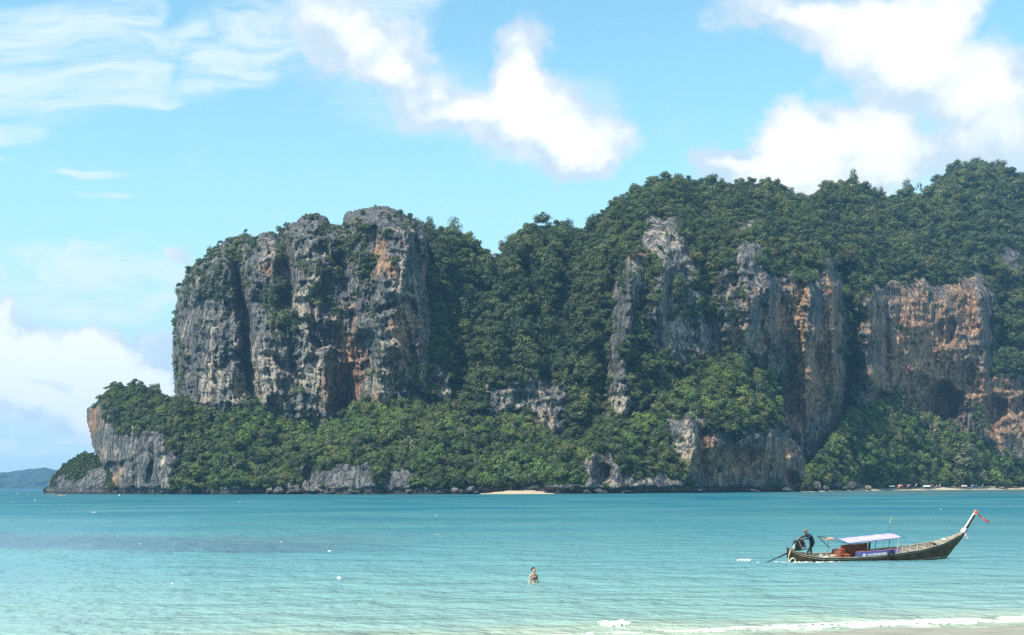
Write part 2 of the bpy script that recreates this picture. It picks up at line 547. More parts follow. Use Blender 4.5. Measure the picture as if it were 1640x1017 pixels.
# ---- the left tower -------------------------------------------------
TOWER = [(283, 700), (281, 640), (278, 600), (275, 560), (279, 520), (282, 480), (285, 470), (293, 447), (315, 423), (330, 410), (344, 398), (362, 383),
         (380, 378), (395, 373), (409, 380), (416, 373), (438, 370), (446, 377), (458, 358), (471, 356), (486, 345), (507, 340), (524, 348), (531, 360),
         (547, 360), (553, 340), (577, 335), (602, 329), (624, 331), (642, 342), (655, 345), (676, 357), (690, 378), (696, 410), (700, 450), (702, 520),
         (704, 600), (706, 700)]
tower = layer('cliff', TOWER,
              [(280, 640, 105), (280, 480, 120), (350, 650, 72), (350, 420, 88), (450, 670, 70), (450, 400, 100), (520, 670, 72), (510, 360, 100),
               (600, 640, 75), (610, 350, 95), (680, 640, 84), (680, 400, 105), (735, 640, 125), (735, 420, 180), (630, 500, 66), (500, 520, 76), (350, 540, 74)],
              strokes=[([(374, 385), (381, 440), (392, 500), (396, 560), (406, 650)], 10, 27), ([(448, 365), (460, 400), (463, 440), (458, 480)], 11, 26),
                       ([(552, 430), (560, 500), (562, 600), (566, 670)], 30, 26), ([(545, 545), (548, 650)], 14, 8),
                       ([(603, 372), (598, 470)], 9, 12), ([(664, 380), (680, 450), (690, 470)], 7, 16), ([(298, 470), (306, 620)], 7, 9),
                       ([(345, 430), (350, 650)], 30, -8), ([(425, 410), (434, 520), (424, 650)], 17, -8), ([(500, 350), (488, 480), (500, 660)], 30, -9),
                       ([(520, 560), (524, 660)], 8, -12), ([(635, 350), (632, 520), (625, 650)], 34, -15), ([(604, 480), (606, 640)], 8, -10),
                       ([(420, 560), (470, 600), (510, 640)], 9, 7), ([(640, 500), (660, 560)], 7, 8), ([(300, 500), (345, 470), (372, 500)], 5, 6), ([(410, 480), (440, 500), (470, 560)], 6, 7), ([(470, 420), (520, 400), (545, 420)], 6, 7), ([(600, 500), (650, 480), (680, 510)], 6, 8), ([(320, 560), (350, 590), (385, 570)], 5, 6), ([(480, 570), (500, 540), (520, 560)], 5, 7), ([(610, 590), (640, 570), (660, 600)], 5, 7)],
              caves=[(590, 570, 26, 40, 12), (470, 575, 10, 14, 6), (320, 600, 12, 10, 6)],
              round_w=34, round_r=85, rough=1.15, rockdef=1.0, step=1.5,
              rock=[], rust=[(612, 415, 17, 34, 1.0), (645, 400, 14, 22, .55), (560, 585, 26, 75, .75), (590, 640, 30, 30, .5), (655, 545, 24, 60, .75), (682, 445, 9, 36, 1.1),
                             (640, 520, 20, 12, .6), (428, 430, 10, 14, .5), (480, 460, 10, 12, .4), (520, 620, 12, 40, .6), (300, 560, 30, 8, .2), (625, 430, 10, 20, .9), (470, 640, 60, 25, .3)],
              pale=[(480, 490, 12, 36, .9), (430, 590, 26, 44, .8), (500, 620, 36, 50, .6), (360, 610, 34, 24, .65), (608, 620, 24, 40, .8), (640, 430, 14, 40, .8),
                    (345, 520, 24, 60, .3), (660, 500, 20, 60, .6), (430, 400, 12, 30, .3), (400, 640, 60, 16, .5), (640, 570, 30, 40, .5)])
# where growth sits on the tower
TV = LAYERS['cliff']

SADDLE = [(590, 720), (600, 430), (640, 385), (672, 362), (691, 366), (731, 375), (767, 384), (774, 398), (778, 412), (796, 411), (804, 403), (811, 388), (833, 367), (858, 362),
          (891, 359), (909, 366), (917, 379), (935, 375), (960, 372), (1040, 400), (1045, 720)]
saddle = layer('hill', SADDLE,
               [(660, 700, 96), (660, 560, 112), (660, 400, 138), (730, 700, 90), (730, 560, 118), (730, 400, 160), (790, 700, 92), (790, 560, 132), (790, 430, 185), (860, 700, 98),
                (860, 560, 128), (860, 400, 185), (930, 700, 104), (930, 560, 140), (930, 400, 205), (1020, 700, 135), (1020, 420, 250), (610, 700, 92), (610, 430, 120)],
               strokes=[([(785, 420), (765, 520), (760, 620)], 22, 4), ([(925, 385), (915, 480), (925, 560), (950, 640)], 20, 8), ([(860, 375), (835, 480), (820, 600)], 34, -12),
                        ([(710, 385), (700, 500), (695, 640)], 20, -8), ([(885, 400), (880, 520)], 14, -16), ([(840, 430), (870, 520), (880, 620)], 10, 18), ([(730, 520), (735, 620)], 9, 14),
                        ([(800, 470), (790, 600)], 11, -16), ([(960, 560), (958, 660)], 16, 30)],
               round_w=34, round_r=80, rough=1.1,
               rock=[([(690, 585), (708, 590), (728, 650), (712, 662), (692, 630)], 1), ([(785, 622), (850, 606), (905, 612), (905, 695), (860, 695), (845, 660), (800, 668), (786, 690)], 1),
                     ([(742, 456), (770, 462), (765, 476), (745, 470)], .8)],
               rust=[(850, 680, 18, 10, .8), (680, 440, 10, 30, .4)], pale=[(712, 625, 10, 36, .9), (815, 650, 14, 24, .7), (850, 660, 16, 20, .4)])

MASSIF = [(850, 730), (856, 440), (880, 410), (912, 384), (920, 378), (935, 374), (949, 355), (968, 335), (982, 321), (996, 317), (1033, 299), (1051, 288), (1080, 285), (1106, 287), (1149, 297), (1164, 294),
          (1215, 294), (1237, 297), (1258, 310), (1277, 314), (1300, 322), (1309, 306), (1327, 294), (1347, 291), (1366, 290), (1385, 299), (1404, 308), (1426, 315), (1451, 309),
          (1482, 313), (1495, 295), (1520, 273), (1552, 262), (1574, 260), (1596, 269), (1614, 276), (1640, 284), (1700, 290), (1760, 310), (1830, 300), (1950, 330), (2080, 360), (2080, 790), (905, 790)]
massif = layer('mountain', MASSIF,
               [(860, 700, 125), (865, 420, 225), (920, 700, 110), (920, 400, 208), (960, 620, 110), (960, 360, 205), (1010, 680, 60), (1010, 540, 78), (1010, 420, 100), (1040, 310, 200), (1100, 640, 60), (1100, 480, 90),
                (1100, 380, 130), (1150, 300, 260), (1180, 600, 84), (1180, 480, 84), (1190, 390, 110), (1230, 300, 270), (1270, 700, 90), (1270, 560, 92), (1270, 440, 97), (1280, 330, 240),
                (1330, 700, 92), (1330, 560, 93), (1330, 440, 98), (1340, 300, 260), (1390, 620, 70), (1400, 540, 76), (1400, 460, 86), (1420, 380, 160), (1430, 320, 260), (1500, 700, 88), (1500, 600, 84), (1500, 460, 94), (1500, 380, 170),
                (1520, 290, 300), (1580, 640, 72), (1590, 460, 90), (1600, 390, 160), (1600, 280, 310), (1640, 700, 40), (1640, 560, 60), (1700, 600, 50), (1700, 450, 150), (1760, 320, 300), (2000, 600, 60), (2000, 400, 250)],
               strokes=[([(1352, 430), (1364, 500), (1364, 570), (1352, 640), (1330, 720)], 13, 48), ([(1368, 590), (1362, 660), (1345, 720)], 18, 34),
                        ([(1604, 460), (1606, 560)], 13, 45), ([(1228, 395), (1231, 500), (1232, 600)], 8, -14), ([(1256, 440), (1262, 560), (1262, 660)], 20, 16),
                        ([(1325, 418), (1335, 540), (1342, 640)], 11, -14), ([(1293, 450), (1292, 620), (1300, 700)], 9, -10), ([(1310, 560), (1314, 680)], 7, 14),
                        ([(1020, 400), (1005, 500), (995, 640)], 16, -22), ([(985, 430), (972, 560), (965, 660)], 12, 18), ([(1065, 370), (1060, 480)], 22, -22),
                        ([(1128, 400), (1140, 520), (1150, 560)], 16, 18), ([(1205, 400), (1200, 540)], 18, -16), ([(1420, 460), (1420, 600)], 12, 5), ([(1395, 480), (1392, 600)], 8, -12),
                        ([(1330, 330), (1340, 380), (1345, 430)], 18, 30), ([(1110, 300), (1130, 360)], 14, 24), ([(1200, 310), (1185, 360)], 14, 16), ([(1480, 330), (1520, 400), (1580, 440)], 16, 26),
                        ([(1550, 280), (1560, 340)], 12, 18), ([(1040, 310), (1060, 360)], 14, 20), ([(1420, 330), (1400, 430)], 16, 20), ([(1565, 460), (1578, 640)], 10, -10), ([(1250, 330), (1260, 420)], 16, 18)],
               caves=[(1508, 645, 32, 34, 42), (1402, 640, 22, 20, 20), (1470, 615, 20, 12, 8), (1545, 600, 16, 22, 9), (1590, 655, 24, 20, 22), (1515, 530, 18, 26, 10), (1410, 560, 22, 40, 7), (1270, 640, 20, 30, 10), (1100, 575, 28, 12, 8)],
               round_w=30, round_r=95, rough=1.1, edge=4, step=1.7,
               rock=[([(1003, 398), (1045, 392), (1042, 470), (1030, 505), (1002, 560), (984, 562), (990, 480)], .62), ([(972, 600), (1008, 592), (1010, 660), (975, 668)], .8),
                     ([(1035, 350), (1082, 348), (1118, 430), (1122, 462), (1060, 440), (1030, 400)], .9), ([(1038, 430), (1120, 460), (1148, 560), (1080, 592), (1035, 550)], .82), ([(975, 450), (1008, 450), (1006, 670), (970, 668)], .6), ([(1125, 450), (1180, 420), (1185, 540), (1140, 530)], .85), ([(1180, 352), (1208, 350), (1212, 372), (1182, 372)], .8),
                     ([(1180, 385), (1226, 385), (1236, 440), (1312, 440), (1324, 408), (1345, 430), (1352, 520), (1358, 720), (1300, 735), (1250, 720), (1250, 600), (1225, 592), (1180, 567),
                       (1150, 562), (1120, 576), (1075, 592), (1068, 530), (1110, 522), (1135, 500), (1165, 470), (1172, 430)], 1),
                     ([(1385, 462), (1440, 452), (1500, 455), (1570, 440), (1588, 470), (1590, 600), (1640, 595), (1760, 610), (1760, 740), (1600, 740), (1500, 740), (1440, 740), (1385, 700), (1375, 600), (1372, 540)], 1),
                     ([(1590, 396), (1632, 400), (1640, 430), (1610, 444), (1598, 425)], .8), ([(985, 325), (1010, 345), (1000, 370), (975, 350)], .0)],
               rust=[(1018, 412, 16, 9, 1.2), (1010, 500, 12, 60, .25), (1284, 540, 13, 110, 1.1), (1330, 520, 14, 90, .95), (1250, 520, 40, 90, .5), (1310, 600, 50, 110, .8), (1200, 500, 40, 60, .3), (1180, 540, 14, 24, .8), (1235, 480, 8, 20, .5), (1280, 650, 30, 60, .8),
                     (1475, 560, 110, 120, .85), (1600, 650, 60, 70, .8), (1200, 600, 40, 30, .6), (1060, 520, 20, 50, .3), (1540, 500, 30, 60, .85), (1430, 500, 30, 40, .25), (1405, 530, 10, 30, .9), (1560, 620, 60, 50, .85), (1610, 640, 30, 50, .8), (1400, 605, 25, 14, 1.0), (1465, 650, 12, 24, .9), (1140, 570, 60, 10, .5)],
               pale=[(1205, 560, 20, 34, .9), (1195, 530, 24, 14, .6), (1110, 572, 14, 8, .8), (1020, 450, 16, 30, .5), (1215, 450, 12, 50, .35), (1400, 520, 8, 14, 1.0), (1405, 595, 24, 14, .9), (1408, 625, 14, 6, .9),
                     (1450, 550, 70, 90, .55), (1510, 520, 60, 50, .4), (1300, 560, 50, 90, .35), (1190, 540, 40, 60, .5), (1090, 540, 40, 40, .5), (1060, 400, 40, 40, .4), (1560, 560, 30, 60, .3), (1465, 655, 10, 26, .9), (1620, 690, 16, 30, .9), (1420, 490, 25, 40, .4), (1335, 600, 10, 60, .4), (990, 640, 12, 24, .7)])

BENCH = [(870, 800), (876, 752), (920, 712), (985, 668), (1010, 648), (1060, 612), (1090, 596), (1130, 582), (1170, 574), (1210, 586), (1235, 606), (1250, 645), (1256, 690), (1285, 722), (1297, 748), (1300, 800)]
bench = layer('hillside', BENCH,
              [(880, 790, 6), (880, 755, 30), (940, 790, 2), (940, 740, 14), (985, 680, 62), (1010, 780, 2), (1020, 720, 24), (1060, 640, 58), (1080, 780, 4), (1090, 700, 20), (1130, 690, 10), (1130, 760, 18), (1130, 600, 62),
               (1180, 690, 6), (1180, 750, 26), (1180, 785, 16), (1180, 600, 56), (1230, 700, 6), (1230, 750, 20), (1235, 785, 12), (1240, 640, 46), (1285, 785, 18), (1285, 740, 30)],
              strokes=[([(1110, 670), (1113, 720), (1100, 760)], 7, -9), ([(1120, 690), (1130, 770)], 8, 10), ([(975, 735), (965, 770)], 12, 10), ([(950, 735), (942, 785)], 7, -7), ([(1000, 760), (1010, 785)], 6, 5), ([(1030, 660), (1040, 740)], 9, 8)],
              caves=[(965, 758, 18, 16, 14), (1195, 730, 30, 18, 8), (1160, 700, 20, 10, 6), (1270, 765, 14, 14, 14)],
              round_w=26, round_r=36, rough=0.7, shore_band=15, notch=8,
              rock=[([(1068, 668), (1114, 655), (1128, 690), (1180, 700), (1240, 690), (1290, 718), (1295, 790), (1118, 790), (1100, 745), (1078, 725)], 1), ([(938, 735), (980, 728), (1000, 760), (1100, 765), (1110, 792), (930, 792)], 1)],
              rust=[(1135, 735, 26, 40, .85), (1200, 740, 80, 40, .8), (1255, 730, 30, 30, .7), (1110, 745, 8, 20, .7), (1180, 765, 40, 12, .5), (955, 745, 20, 10, .2)],
              pale=[(1092, 705, 18, 24, .8), (1112, 700, 6, 30, .6), (960, 752, 18, 6, .6), (1010, 775, 50, 8, .45), (1180, 790, 90, 5, .2)], edge=4)

SLOPE = [(250, 800), (250, 640), (290, 646), (340, 648), (380, 652), (400, 642), (430, 650), (460, 676), (490, 684), (520, 670), (560, 652), (600, 636), (640, 628), (690, 648), (730, 668), (780, 668), (830, 656),
         (880, 680), (930, 700), (960, 700), (1010, 715), (1010, 800)]
slope = layer('slope', SLOPE,
              [(260, 790, 8), (260, 650, 92), (340, 790, 3), (340, 660, 66), (340, 730, 24), (420, 790, 2), (420, 700, 40), (420, 660, 62), (500, 790, -2), (500, 740, 22), (500, 690, 58), (560, 790, -4), (560, 750, 6), (560, 660, 62),
               (640, 790, -4), (640, 760, 6), (640, 640, 66), (720, 790, 4), (720, 680, 62), (720, 740, 26), (790, 790, 24), (790, 740, 40), (790, 680, 88), (860, 790, 26), (860, 740, 42), (860, 680, 100), (940, 790, 20), (940, 710, 100), (1000, 790, 50), (1000, 720, 110)],
              strokes=[([(500, 745), (490, 780)], 9, 16), ([(560, 700), (600, 760)], 16, -9), ([(440, 700), (430, 780)], 13, 8), ([(660, 700), (670, 760)], 14, 7), ([(385, 690), (380, 780)], 14, -7), ([(300, 690), (300, 780)], 15, -8), ([(330, 700), (335, 770)], 10, 9)],
              round_w=16, round_r=26, rough=0.6, shore_band=11, notch=5,
              rock=[([(430, 795), (478, 772), (520, 752), (560, 742), (590, 748), (610, 770), (622, 752), (655, 742), (668, 795)], .85), ([(478, 748), (500, 745), (498, 775), (478, 775)], 1)],
              rust=[], pale=[(520, 786, 60, 5, .1), (540, 765, 90, 40, -.35)])

RSLOPE = [(1275, 800), (1290, 752), (1322, 712), (1346, 684), (1368, 664), (1400, 648), (1440, 646), (1470, 666), (1500, 674), (1530, 684), (1560, 704), (1600, 728), (1700, 732), (2080, 730), (2080, 800)]
rslope = layer('slope', RSLOPE,
               [(1290, 790, 10), (1300, 760, 26), (1350, 790, 8), (1350, 740, 26), (1360, 690, 60), (1400, 785, 26), (1420, 730, 34), (1420, 660, 60), (1480, 785, 26), (1480, 730, 34), (1490, 690, 60), (1550, 785, 26), (1550, 715, 50), (1640, 785, 26), (1640, 740, 40), (2000, 785, 26), (2000, 740, 40)],
               strokes=[([(1495, 690), (1500, 760)], 10, 12), ([(1440, 660), (1430, 750)], 16, -12), ([(1540, 700), (1545, 770)], 14, -12), ([(1380, 690), (1375, 760)], 12, 8)],
               round_w=14, round_r=20, rough=0.6, shore_band=0.0,
               rock=[([(1290, 772), (1390, 776), (1390, 800), (1290, 800)], 1)], key='rslope')

HEAD = [(165, 800), (165, 772), (158, 745), (150, 718), (143, 690), (139, 667), (140, 655), (154, 643), (168, 628), (179, 616), (205, 618), (223, 614), (246, 622), (264, 632), (285, 636), (310, 640), (320, 700), (315, 800)]
head = layer('headland', HEAD,
             [(145, 680, 30), (165, 780, 6), (170, 650, 30), (200, 780, -14), (200, 700, -14), (205, 640, 12), (240, 780, -10), (240, 700, -4), (245, 640, 26), (275, 780, -2), (280, 700, 14), (290, 650, 50), (310, 720, 40)],
             strokes=[([(245, 720), (242, 770)], 6, 7), ([(210, 735), (230, 725), (260, 735)], 5, 4), ([(190, 700), (195, 745)], 7, 4), ([(215, 750), (218, 780)], 5, 5)],
             caves=[(180, 752, 12, 14, 12), (198, 742, 8, 8, 6), (245, 750, 8, 14, 5)],
             round_w=24, round_r=34, rough=0.6, notch=7, shore_band=8, edge=3,
             rock=[([(134, 655), (160, 648), (172, 668), (186, 690), (222, 690), (262, 700), (276, 720), (268, 800), (150, 800)], 1)],
             rust=[(146, 682, 10, 16, .9), (168, 730, 12, 16, .4), (178, 772, 14, 12, 1.0), (160, 670, 12, 16, .4), (195, 755, 14, 14, .7), (150, 660, 14, 16, .6), (185, 735, 20, 20, .35)],
             pale=[(200, 758, 18, 14, .9), (195, 722, 34, 8, .6), (168, 728, 9, 14, .7), (240, 760, 26, 16, .4), (262, 730, 4, 24, .8), (205, 700, 50, 24, -.25), (230, 745, 40, 30, -.15)])
NOSE = [(66, 800), (70, 783), (77, 774), (90, 757), (102, 743), (123, 730), (133, 724), (149, 726), (160, 735), (180, 750), (190, 800)]
nose = layer('rock_point', NOSE,
             [(75, 785, -4), (80, 770, 8), (110, 785, -26), (110, 750, -6), (130, 785, -28), (130, 735, 8), (155, 785, -22), (155, 745, 2), (180, 785, -10)],
             strokes=[([(110, 770), (112, 785)], 6, 3)], round_w=14, round_r=22, rough=0.35, notch=5, shore_band=5, step=1.6,
             rock=[([(66, 800), (70, 775), (95, 768), (120, 766), (140, 760), (160, 755), (170, 760), (175, 800)], .95)], rust=[], pale=[(120, 775, 50, 20, -.35)])

# far hills across the bay
FAR = [(-700, 800), (-700, 742), (-560, 730), (-420, 748), (-300, 738), (-180, 752), (-90, 744), (-40, 755), (0, 757), (15, 756), (46, 751), (72, 749), (87, 752), (120, 757), (180, 762), (300, 772), (330, 800)]


def far_hill():
    xs = np.arange(-700, 330, 2.5)
    P = np.array(FAR[1:-1], float)
    top = np.interp(xs, P[:, 0], P[:, 1]) + fbm(xs / 16, xs * 0, 4, 3) * 2.2
    tt = np.linspace(0, 1, 26)
    base = hor(xs) + EYE * F / 6500.0
    rows = []
    for q in tt:
        py = base + 0.6 - (base + 0.6 - top) * q
        Yd = 6500 + 420 * (1 - math.cos(q * 1.5)) + fbm(xs / 22, np.full(xs.shape, q * 4), 4, 8) * 110 * min(1, q * 3)
        u = (xs - CX) / F
        v = (CY - py) / F
        rows.append(np.stack([(u + ROLL * v) * Yd, Yd, EYE + (v - ROLL * u) * Yd], -1))
    A = np.array(rows)
    n = A.shape[1]
    me = mesh_np('far_hills', A.reshape(-1, 3), grid_faces(len(tt), n), (ROCK,), {'veg': ('POINT', 'FLOAT', np.full(A.shape[0] * n, 1.3, np.float32))}, smooth=True)
    return tag(link(bpy.data.objects.new('far_hills', me)), kind='structure')


far_hill()


# ------------------------------------------------------------------ trees
def crown_mesh(name, seed, lobes=12, leaves=38, flat=0.75, mat_=None, size=0.155, spread=0.62, lobe_r=(0.30, 0.48)):
    """unit crown (radius about 1): many leaf sprays set over uneven lobes round a dark core"""
    r = np.random.RandomState(seed)
    leaves = int(leaves * 1.55)
    vs, fs, tone = [], [], []
    cents = []
    for i in range(lobes):
        a = r.rand() * 2 * np.pi
        z = r.uniform(-0.45, 0.9)
        rad = spread * math.sqrt(max(0.05, 1 - (z * 0.9) ** 2)) * r.uniform(0.45, 1.05)
        cents.append((math.cos(a) * rad, math.sin(a) * rad, z * flat, r.uniform(*lobe_r)))
    for cx, cy, cz, lr in cents:
        # core of the lobe
        b0 = len(vs)
        ico = []
        for k in range(14):
            th = math.acos(1 - 2 * (k + .5) / 14)
            ph = k * 2.39996
            ico.append((math.sin(th) * math.cos(ph), math.sin(th) * math.sin(ph), math.cos(th)))
        tn = r.uniform(0.2, 0.8)
        # leaf sprays
        for k in range(leaves):
            th = math.acos(r.uniform(-0.75, 1))
            ph = r.rand() * 2 * np.pi
            n = np.array((math.sin(th) * math.cos(ph), math.sin(th) * math.sin(ph), math.cos(th)))
            p = np.array((cx, cy, cz)) + n * np.array((1, 1, flat + .1)) * lr * r.uniform(0.62, 1.12)
            nn = n * .8 + (p / (np.linalg.norm(p) + .2)) * .5 + r.normal(0, 0.26, 3) + np.array((0, 0, 0.15))
            nn /= np.linalg.norm(nn)
            tx = np.cross(nn, r.normal(0, 1, 3))
            tx /= np.linalg.norm(tx) + 1e-9
            ty = np.cross(nn, tx)
            s = size * r.uniform(0.6, 1.25)
            i0 = len(vs)
            vs.extend([p - tx * s * .5, p + ty * s * .42, p + tx * s * .6 - nn * s * .15, p - ty * s * .42])
            fs.append((i0, i0 + 1, i0 + 2, i0 + 3))
            tone.append(np.clip(tn + r.normal(0, 0.22), 0, 1))
    me = mesh_np(name, np.array(vs), np.array(fs), (mat_ or LEAF,), {'tone': ('FACE', 'FLOAT', np.array(tone, np.float32))})
    return me


CROWNS = [
    crown_mesh('crown_round', 1, 13, 40),
    crown_mesh('crown_loose', 2, 10, 36, spread=0.75, lobe_r=(0.26, 0.42)),
    crown_mesh('crown_flat', 3, 12, 38, flat=0.5, spread=0.75),
    crown_mesh('crown_tall', 4, 12, 38, flat=1.15, spread=0.5),
    crown_mesh('crown_dense', 5, 16, 36, lobe_r=(0.3, 0.42)),
    crown_mesh('crown_uneven', 6, 8, 48, spread=0.8, lobe_r=(0.3, 0.55)),
    crown_mesh('crown_wide', 7, 16, 34, flat=0.45, spread=0.9, lobe_r=(0.2, 0.42)),
    crown_mesh('crown_small', 8, 6, 60, spread=0.5, lobe_r=(0.4, 0.6)),
    crown_mesh('crown_sparse', 9, 14, 22, spread=0.85, lobe_r=(0.2, 0.34)),
]
BUSHES = [crown_mesh('bush', 11, 6, 34, flat=0.7, spread=0.55, size=0.26, lobe_r=(0.35, 0.55)), crown_mesh('bush_loose', 12, 5, 30, flat=0.6, spread=0.7, size=0.28, lobe_r=(0.3, 0.5))]
CROWNS_B = [crown_mesh('crown_bright', 21, 13, 40, mat_=LEAF_BRIGHT), crown_mesh('crown_bright_layered', 22, 11, 40, flat=0.6, spread=0.75, mat_=LEAF_BRIGHT)]
CROWNS_D = [crown_mesh('crown_dry', 31, 12, 34, mat_=LEAF_DRY, spread=0.7), crown_mesh('crown_dry_low', 32, 10, 34, flat=0.5, mat_=LEAF_DRY, spread=0.8)]


def source_collection(name, meshes):
    c_ = bpy.data.collections.new(name)
    for i, me in enumerate(meshes):
        o = bpy.data.objects.new('%s_source' % me.name, me)
        c_.objects.link(o)
    return c_


SRC = source_collection('crown_sources', CROWNS + BUSHES)
SRC_B = source_collection('bright_crown_sources', CROWNS_B + CROWNS[:1])
SRC_D = source_collection('dry_crown_sources', CROWNS_D)


def gn_instancer(name, coll, n_src):
    ng = bpy.data.node_groups.new(name, 'GeometryNodeTree')
    ng.interface.new_socket('Geometry', in_out='INPUT', socket_type='NodeSocketGeometry')
    ng.interface.new_socket('Geometry', in_out='OUTPUT', socket_type='NodeSocketGeometry')
    N = ng.nodes
    gi, go = N.new('NodeGroupInput'), N.new('NodeGroupOutput')
    iop = N.new('GeometryNodeInstanceOnPoints')
    ci = N.new('GeometryNodeCollectionInfo')
    ci.inputs[0].default_value = coll
    ci.inputs['Separate Children'].default_value = True
    ci.inputs['Reset Children'].default_value = True

    def attr(nm, typ):
        a = N.new('GeometryNodeInputNamedAttribute')
        a.data_type = typ
        a.inputs[0].default_value = nm
        return a.outputs[0]
    L = ng.links.new
    L(gi.outputs[0], iop.inputs['Points'])
    L(ci.outputs[0], iop.inputs['Instance'])
    iop.inputs['Pick Instance'].default_value = True
    L(attr('pick', 'INT'), iop.inputs['Instance Index'])
    e2r = N.new('FunctionNodeEulerToRotation')
    L(attr('rot', 'FLOAT_VECTOR'), e2r.inputs[0])
    L(e2r.outputs[0], iop.inputs['Rotation'])
    L(attr('scl', 'FLOAT_VECTOR'), iop.inputs['Scale'])
    L(iop.outputs[0], go.inputs[0])
    return ng


GN = gn_instancer('scatter_crowns', SRC, 8)
GN_B = gn_instancer('scatter_bright_crowns', SRC_B, 3)
GN_D = gn_instancer('scatter_dry_crowns', SRC_D, 2)


def scatter(name, L, spacing, size, ng, picks, region=None, density=1.0, thresh=0.5, rock_p=0.03, lift=0.3, avoid=(), extra=None, px_lim=(-400, 1760), hang=False):
    """points over a hillside layer where its cover says there is growth; sizes are crown radii in photo pixels"""
    Lx = LAYERS[L]
    x0, x1 = max(Lx['xs'][0], px_lim[0]), min(Lx['xs'][-1], px_lim[1])
    y0, y1 = Lx['ys'][0], Lx['ys'][-1]
    gx = np.arange(x0, x1, spacing)
    gy = np.arange(y0, y1, spacing * 0.85)
    X, Y = np.meshgrid(gx, gy)
    X = X + rng.uniform(-.5, .5, X.shape) * spacing + (np.arange(len(gy)) % 2)[:, None] * spacing / 2
    Y = Y + rng.uniform(-.5, .5, X.shape) * spacing
    X, Y = X.ravel(), Y.ravel()
    ok = look(L, 'sd', X, Y) > 0.5
    veg = look(L, 'veg', X, Y) + fbm(X / 18, Y / 18, 3, 77) * 0.35
    pr = np.where(veg > thresh, density, rock_p)
    ok &= rng.rand(len(X)) < pr
    ok &= Y < waterline(X) - 3
    if region is not None:
        ok &= region(X, Y)
    for (poly, grow) in avoid:
        ok &= sdf(poly, X, Y) < grow
    X, Y = X[ok], Y[ok]
    big = np.clip(fbm(X / 60, Y / 60, 2, 55) * 0.5 + 0.5, 0, 1)
    r = (size[0] + (size[1] - size[0]) * np.clip(rng.beta(1.0, 2.2, len(X)) + 0.5 * (big - .5), 0, 1))
    vg = look(L, 'veg', X, Y)
    r = r * np.where(vg > thresh, 1.0, 0.62)
    Yd = look(L, 'Yd', X, Y)
    s = r * Yd / F
    u = (X - CX) / F
    v = (CY - Y) / F
    P = np.stack([(u + ROLL * v) * Yd, Yd - s * 0.25, EYE + (v - ROLL * u) * Yd + s * lift], -1)
    n = len(X)
    rot = np.stack([rng.normal(0, 0.15, n), rng.normal(0, 0.15, n), rng.rand(n) * 6.283], -1)
    zs = rng.uniform(0.75, 1.15, n)
    if hang:
        zs = rng.uniform(0.9, 1.9, n)
    scl = np.stack([s, s, s * zs], -1)
    pick = rng.choice(picks, n)
    me = bpy.data.meshes.new(name)
    me.vertices.add(n)
    me.vertices.foreach_set('co', P.astype(np.float32).ravel())
    for an, typ, d in (('rot', 'FLOAT_VECTOR', rot), ('scl', 'FLOAT_VECTOR', scl), ('pick', 'INT', pick)):
        a = me.attributes.new(an, typ, 'POINT')
        a.data.foreach_set('vector' if typ == 'FLOAT_VECTOR' else 'value', d.astype(np.float32 if typ != 'INT' else np.int32).ravel())
    o = link(bpy.data.objects.new(name, me))
    md = o.modifiers.new('scatter', 'NODES')
    md.node_group = ng
    tag(o, kind='stuff')
    print(name, n)
    return o


# paint extra cover on the tower before scattering: shoulder, clefts, ledges
def cover(L, lst):
    Lx = LAYERS[L]
    X, Y = np.meshgrid(Lx['xs'], Lx['ys'])
    nz = fbm(X / 14, Y / 14, 4, 91) * 0.9
    v = Lx['veg'].copy()
    for cx, cy, rx, ry, w in lst:
        d = np.hypot((X - cx) / rx, (Y - cy) / ry)
        v = np.maximum(v, w * (1 - sstep(0.5, 1.2, d + nz * 0.5)))
    Lx['veg'] = v


cover('cliff', [(300, 460, 22, 40, 1), (330, 430, 34, 36, 1), (365, 405, 34, 30, 1), (395, 390, 22, 22, 1), (345, 465, 40, 24, .8), (390, 430, 14, 30, .8), (430, 376, 16, 8, .9), (463, 378, 22, 22, 1),
                (452, 400, 12, 34, .9), (470, 370, 12, 14, .8), (505, 350, 22, 12, .8), (540, 375, 20, 22, 1), (570, 395, 26, 30, 1), (545, 410, 24, 24, .9), (585, 430, 20, 26, .9), (575, 365, 22, 12, .7),
                (625, 345, 30, 12, .7), (500, 430, 34, 12, .7), (530, 440, 30, 14, .8), (515, 470, 18, 30, .75), (545, 500, 24, 9, .7), (440, 470, 26, 30, .95), (455, 515, 26, 24, 1.1), (458, 540, 16, 14, 1.1),
                (600, 505, 10, 16, .9), (470, 625, 14, 14, .9), (635, 420, 14, 8, .6), (655, 470, 12, 12, .6), (700, 420, 24, 60, 1.1), (705, 500, 22, 60, 1.1), (700, 590, 24, 70, 1.1), (668, 600, 10, 30, .8), (655, 360, 20, 14, .8),
                (285, 530, 8, 40, .8), (290, 590, 10, 50, .9), (600, 600, 16, 12, .5), (610, 560, 12, 10, .7), (632, 610, 16, 20, .8), (320, 520, 14, 16, .6), (395, 460, 8, 20, .7), (615, 375, 14, 10, .6), (524, 380, 12, 26, .8), (580, 470, 12, 16, .7),
                (495, 510, 12, 8, .5), (560, 560, 8, 6, .8)])
cover('mountain', [(1125, 450, 22, 22, .8), (1050, 470, 12, 24, .7), (1088, 470, 18, 24, .8), (1270, 590, 14, 20, .8), (1240, 570, 12, 14, .7), (1185, 470, 14, 10, .6), (1215, 420, 10, 12, .5), (1288, 450, 24, 12, .6), (1050, 420, 20, 10, .8), (1150, 490, 24, 16, .8),
                   (1330, 640, 14, 20, .5), (1100, 500, 30, 14, .8), (1170, 510, 12, 8, .7)])
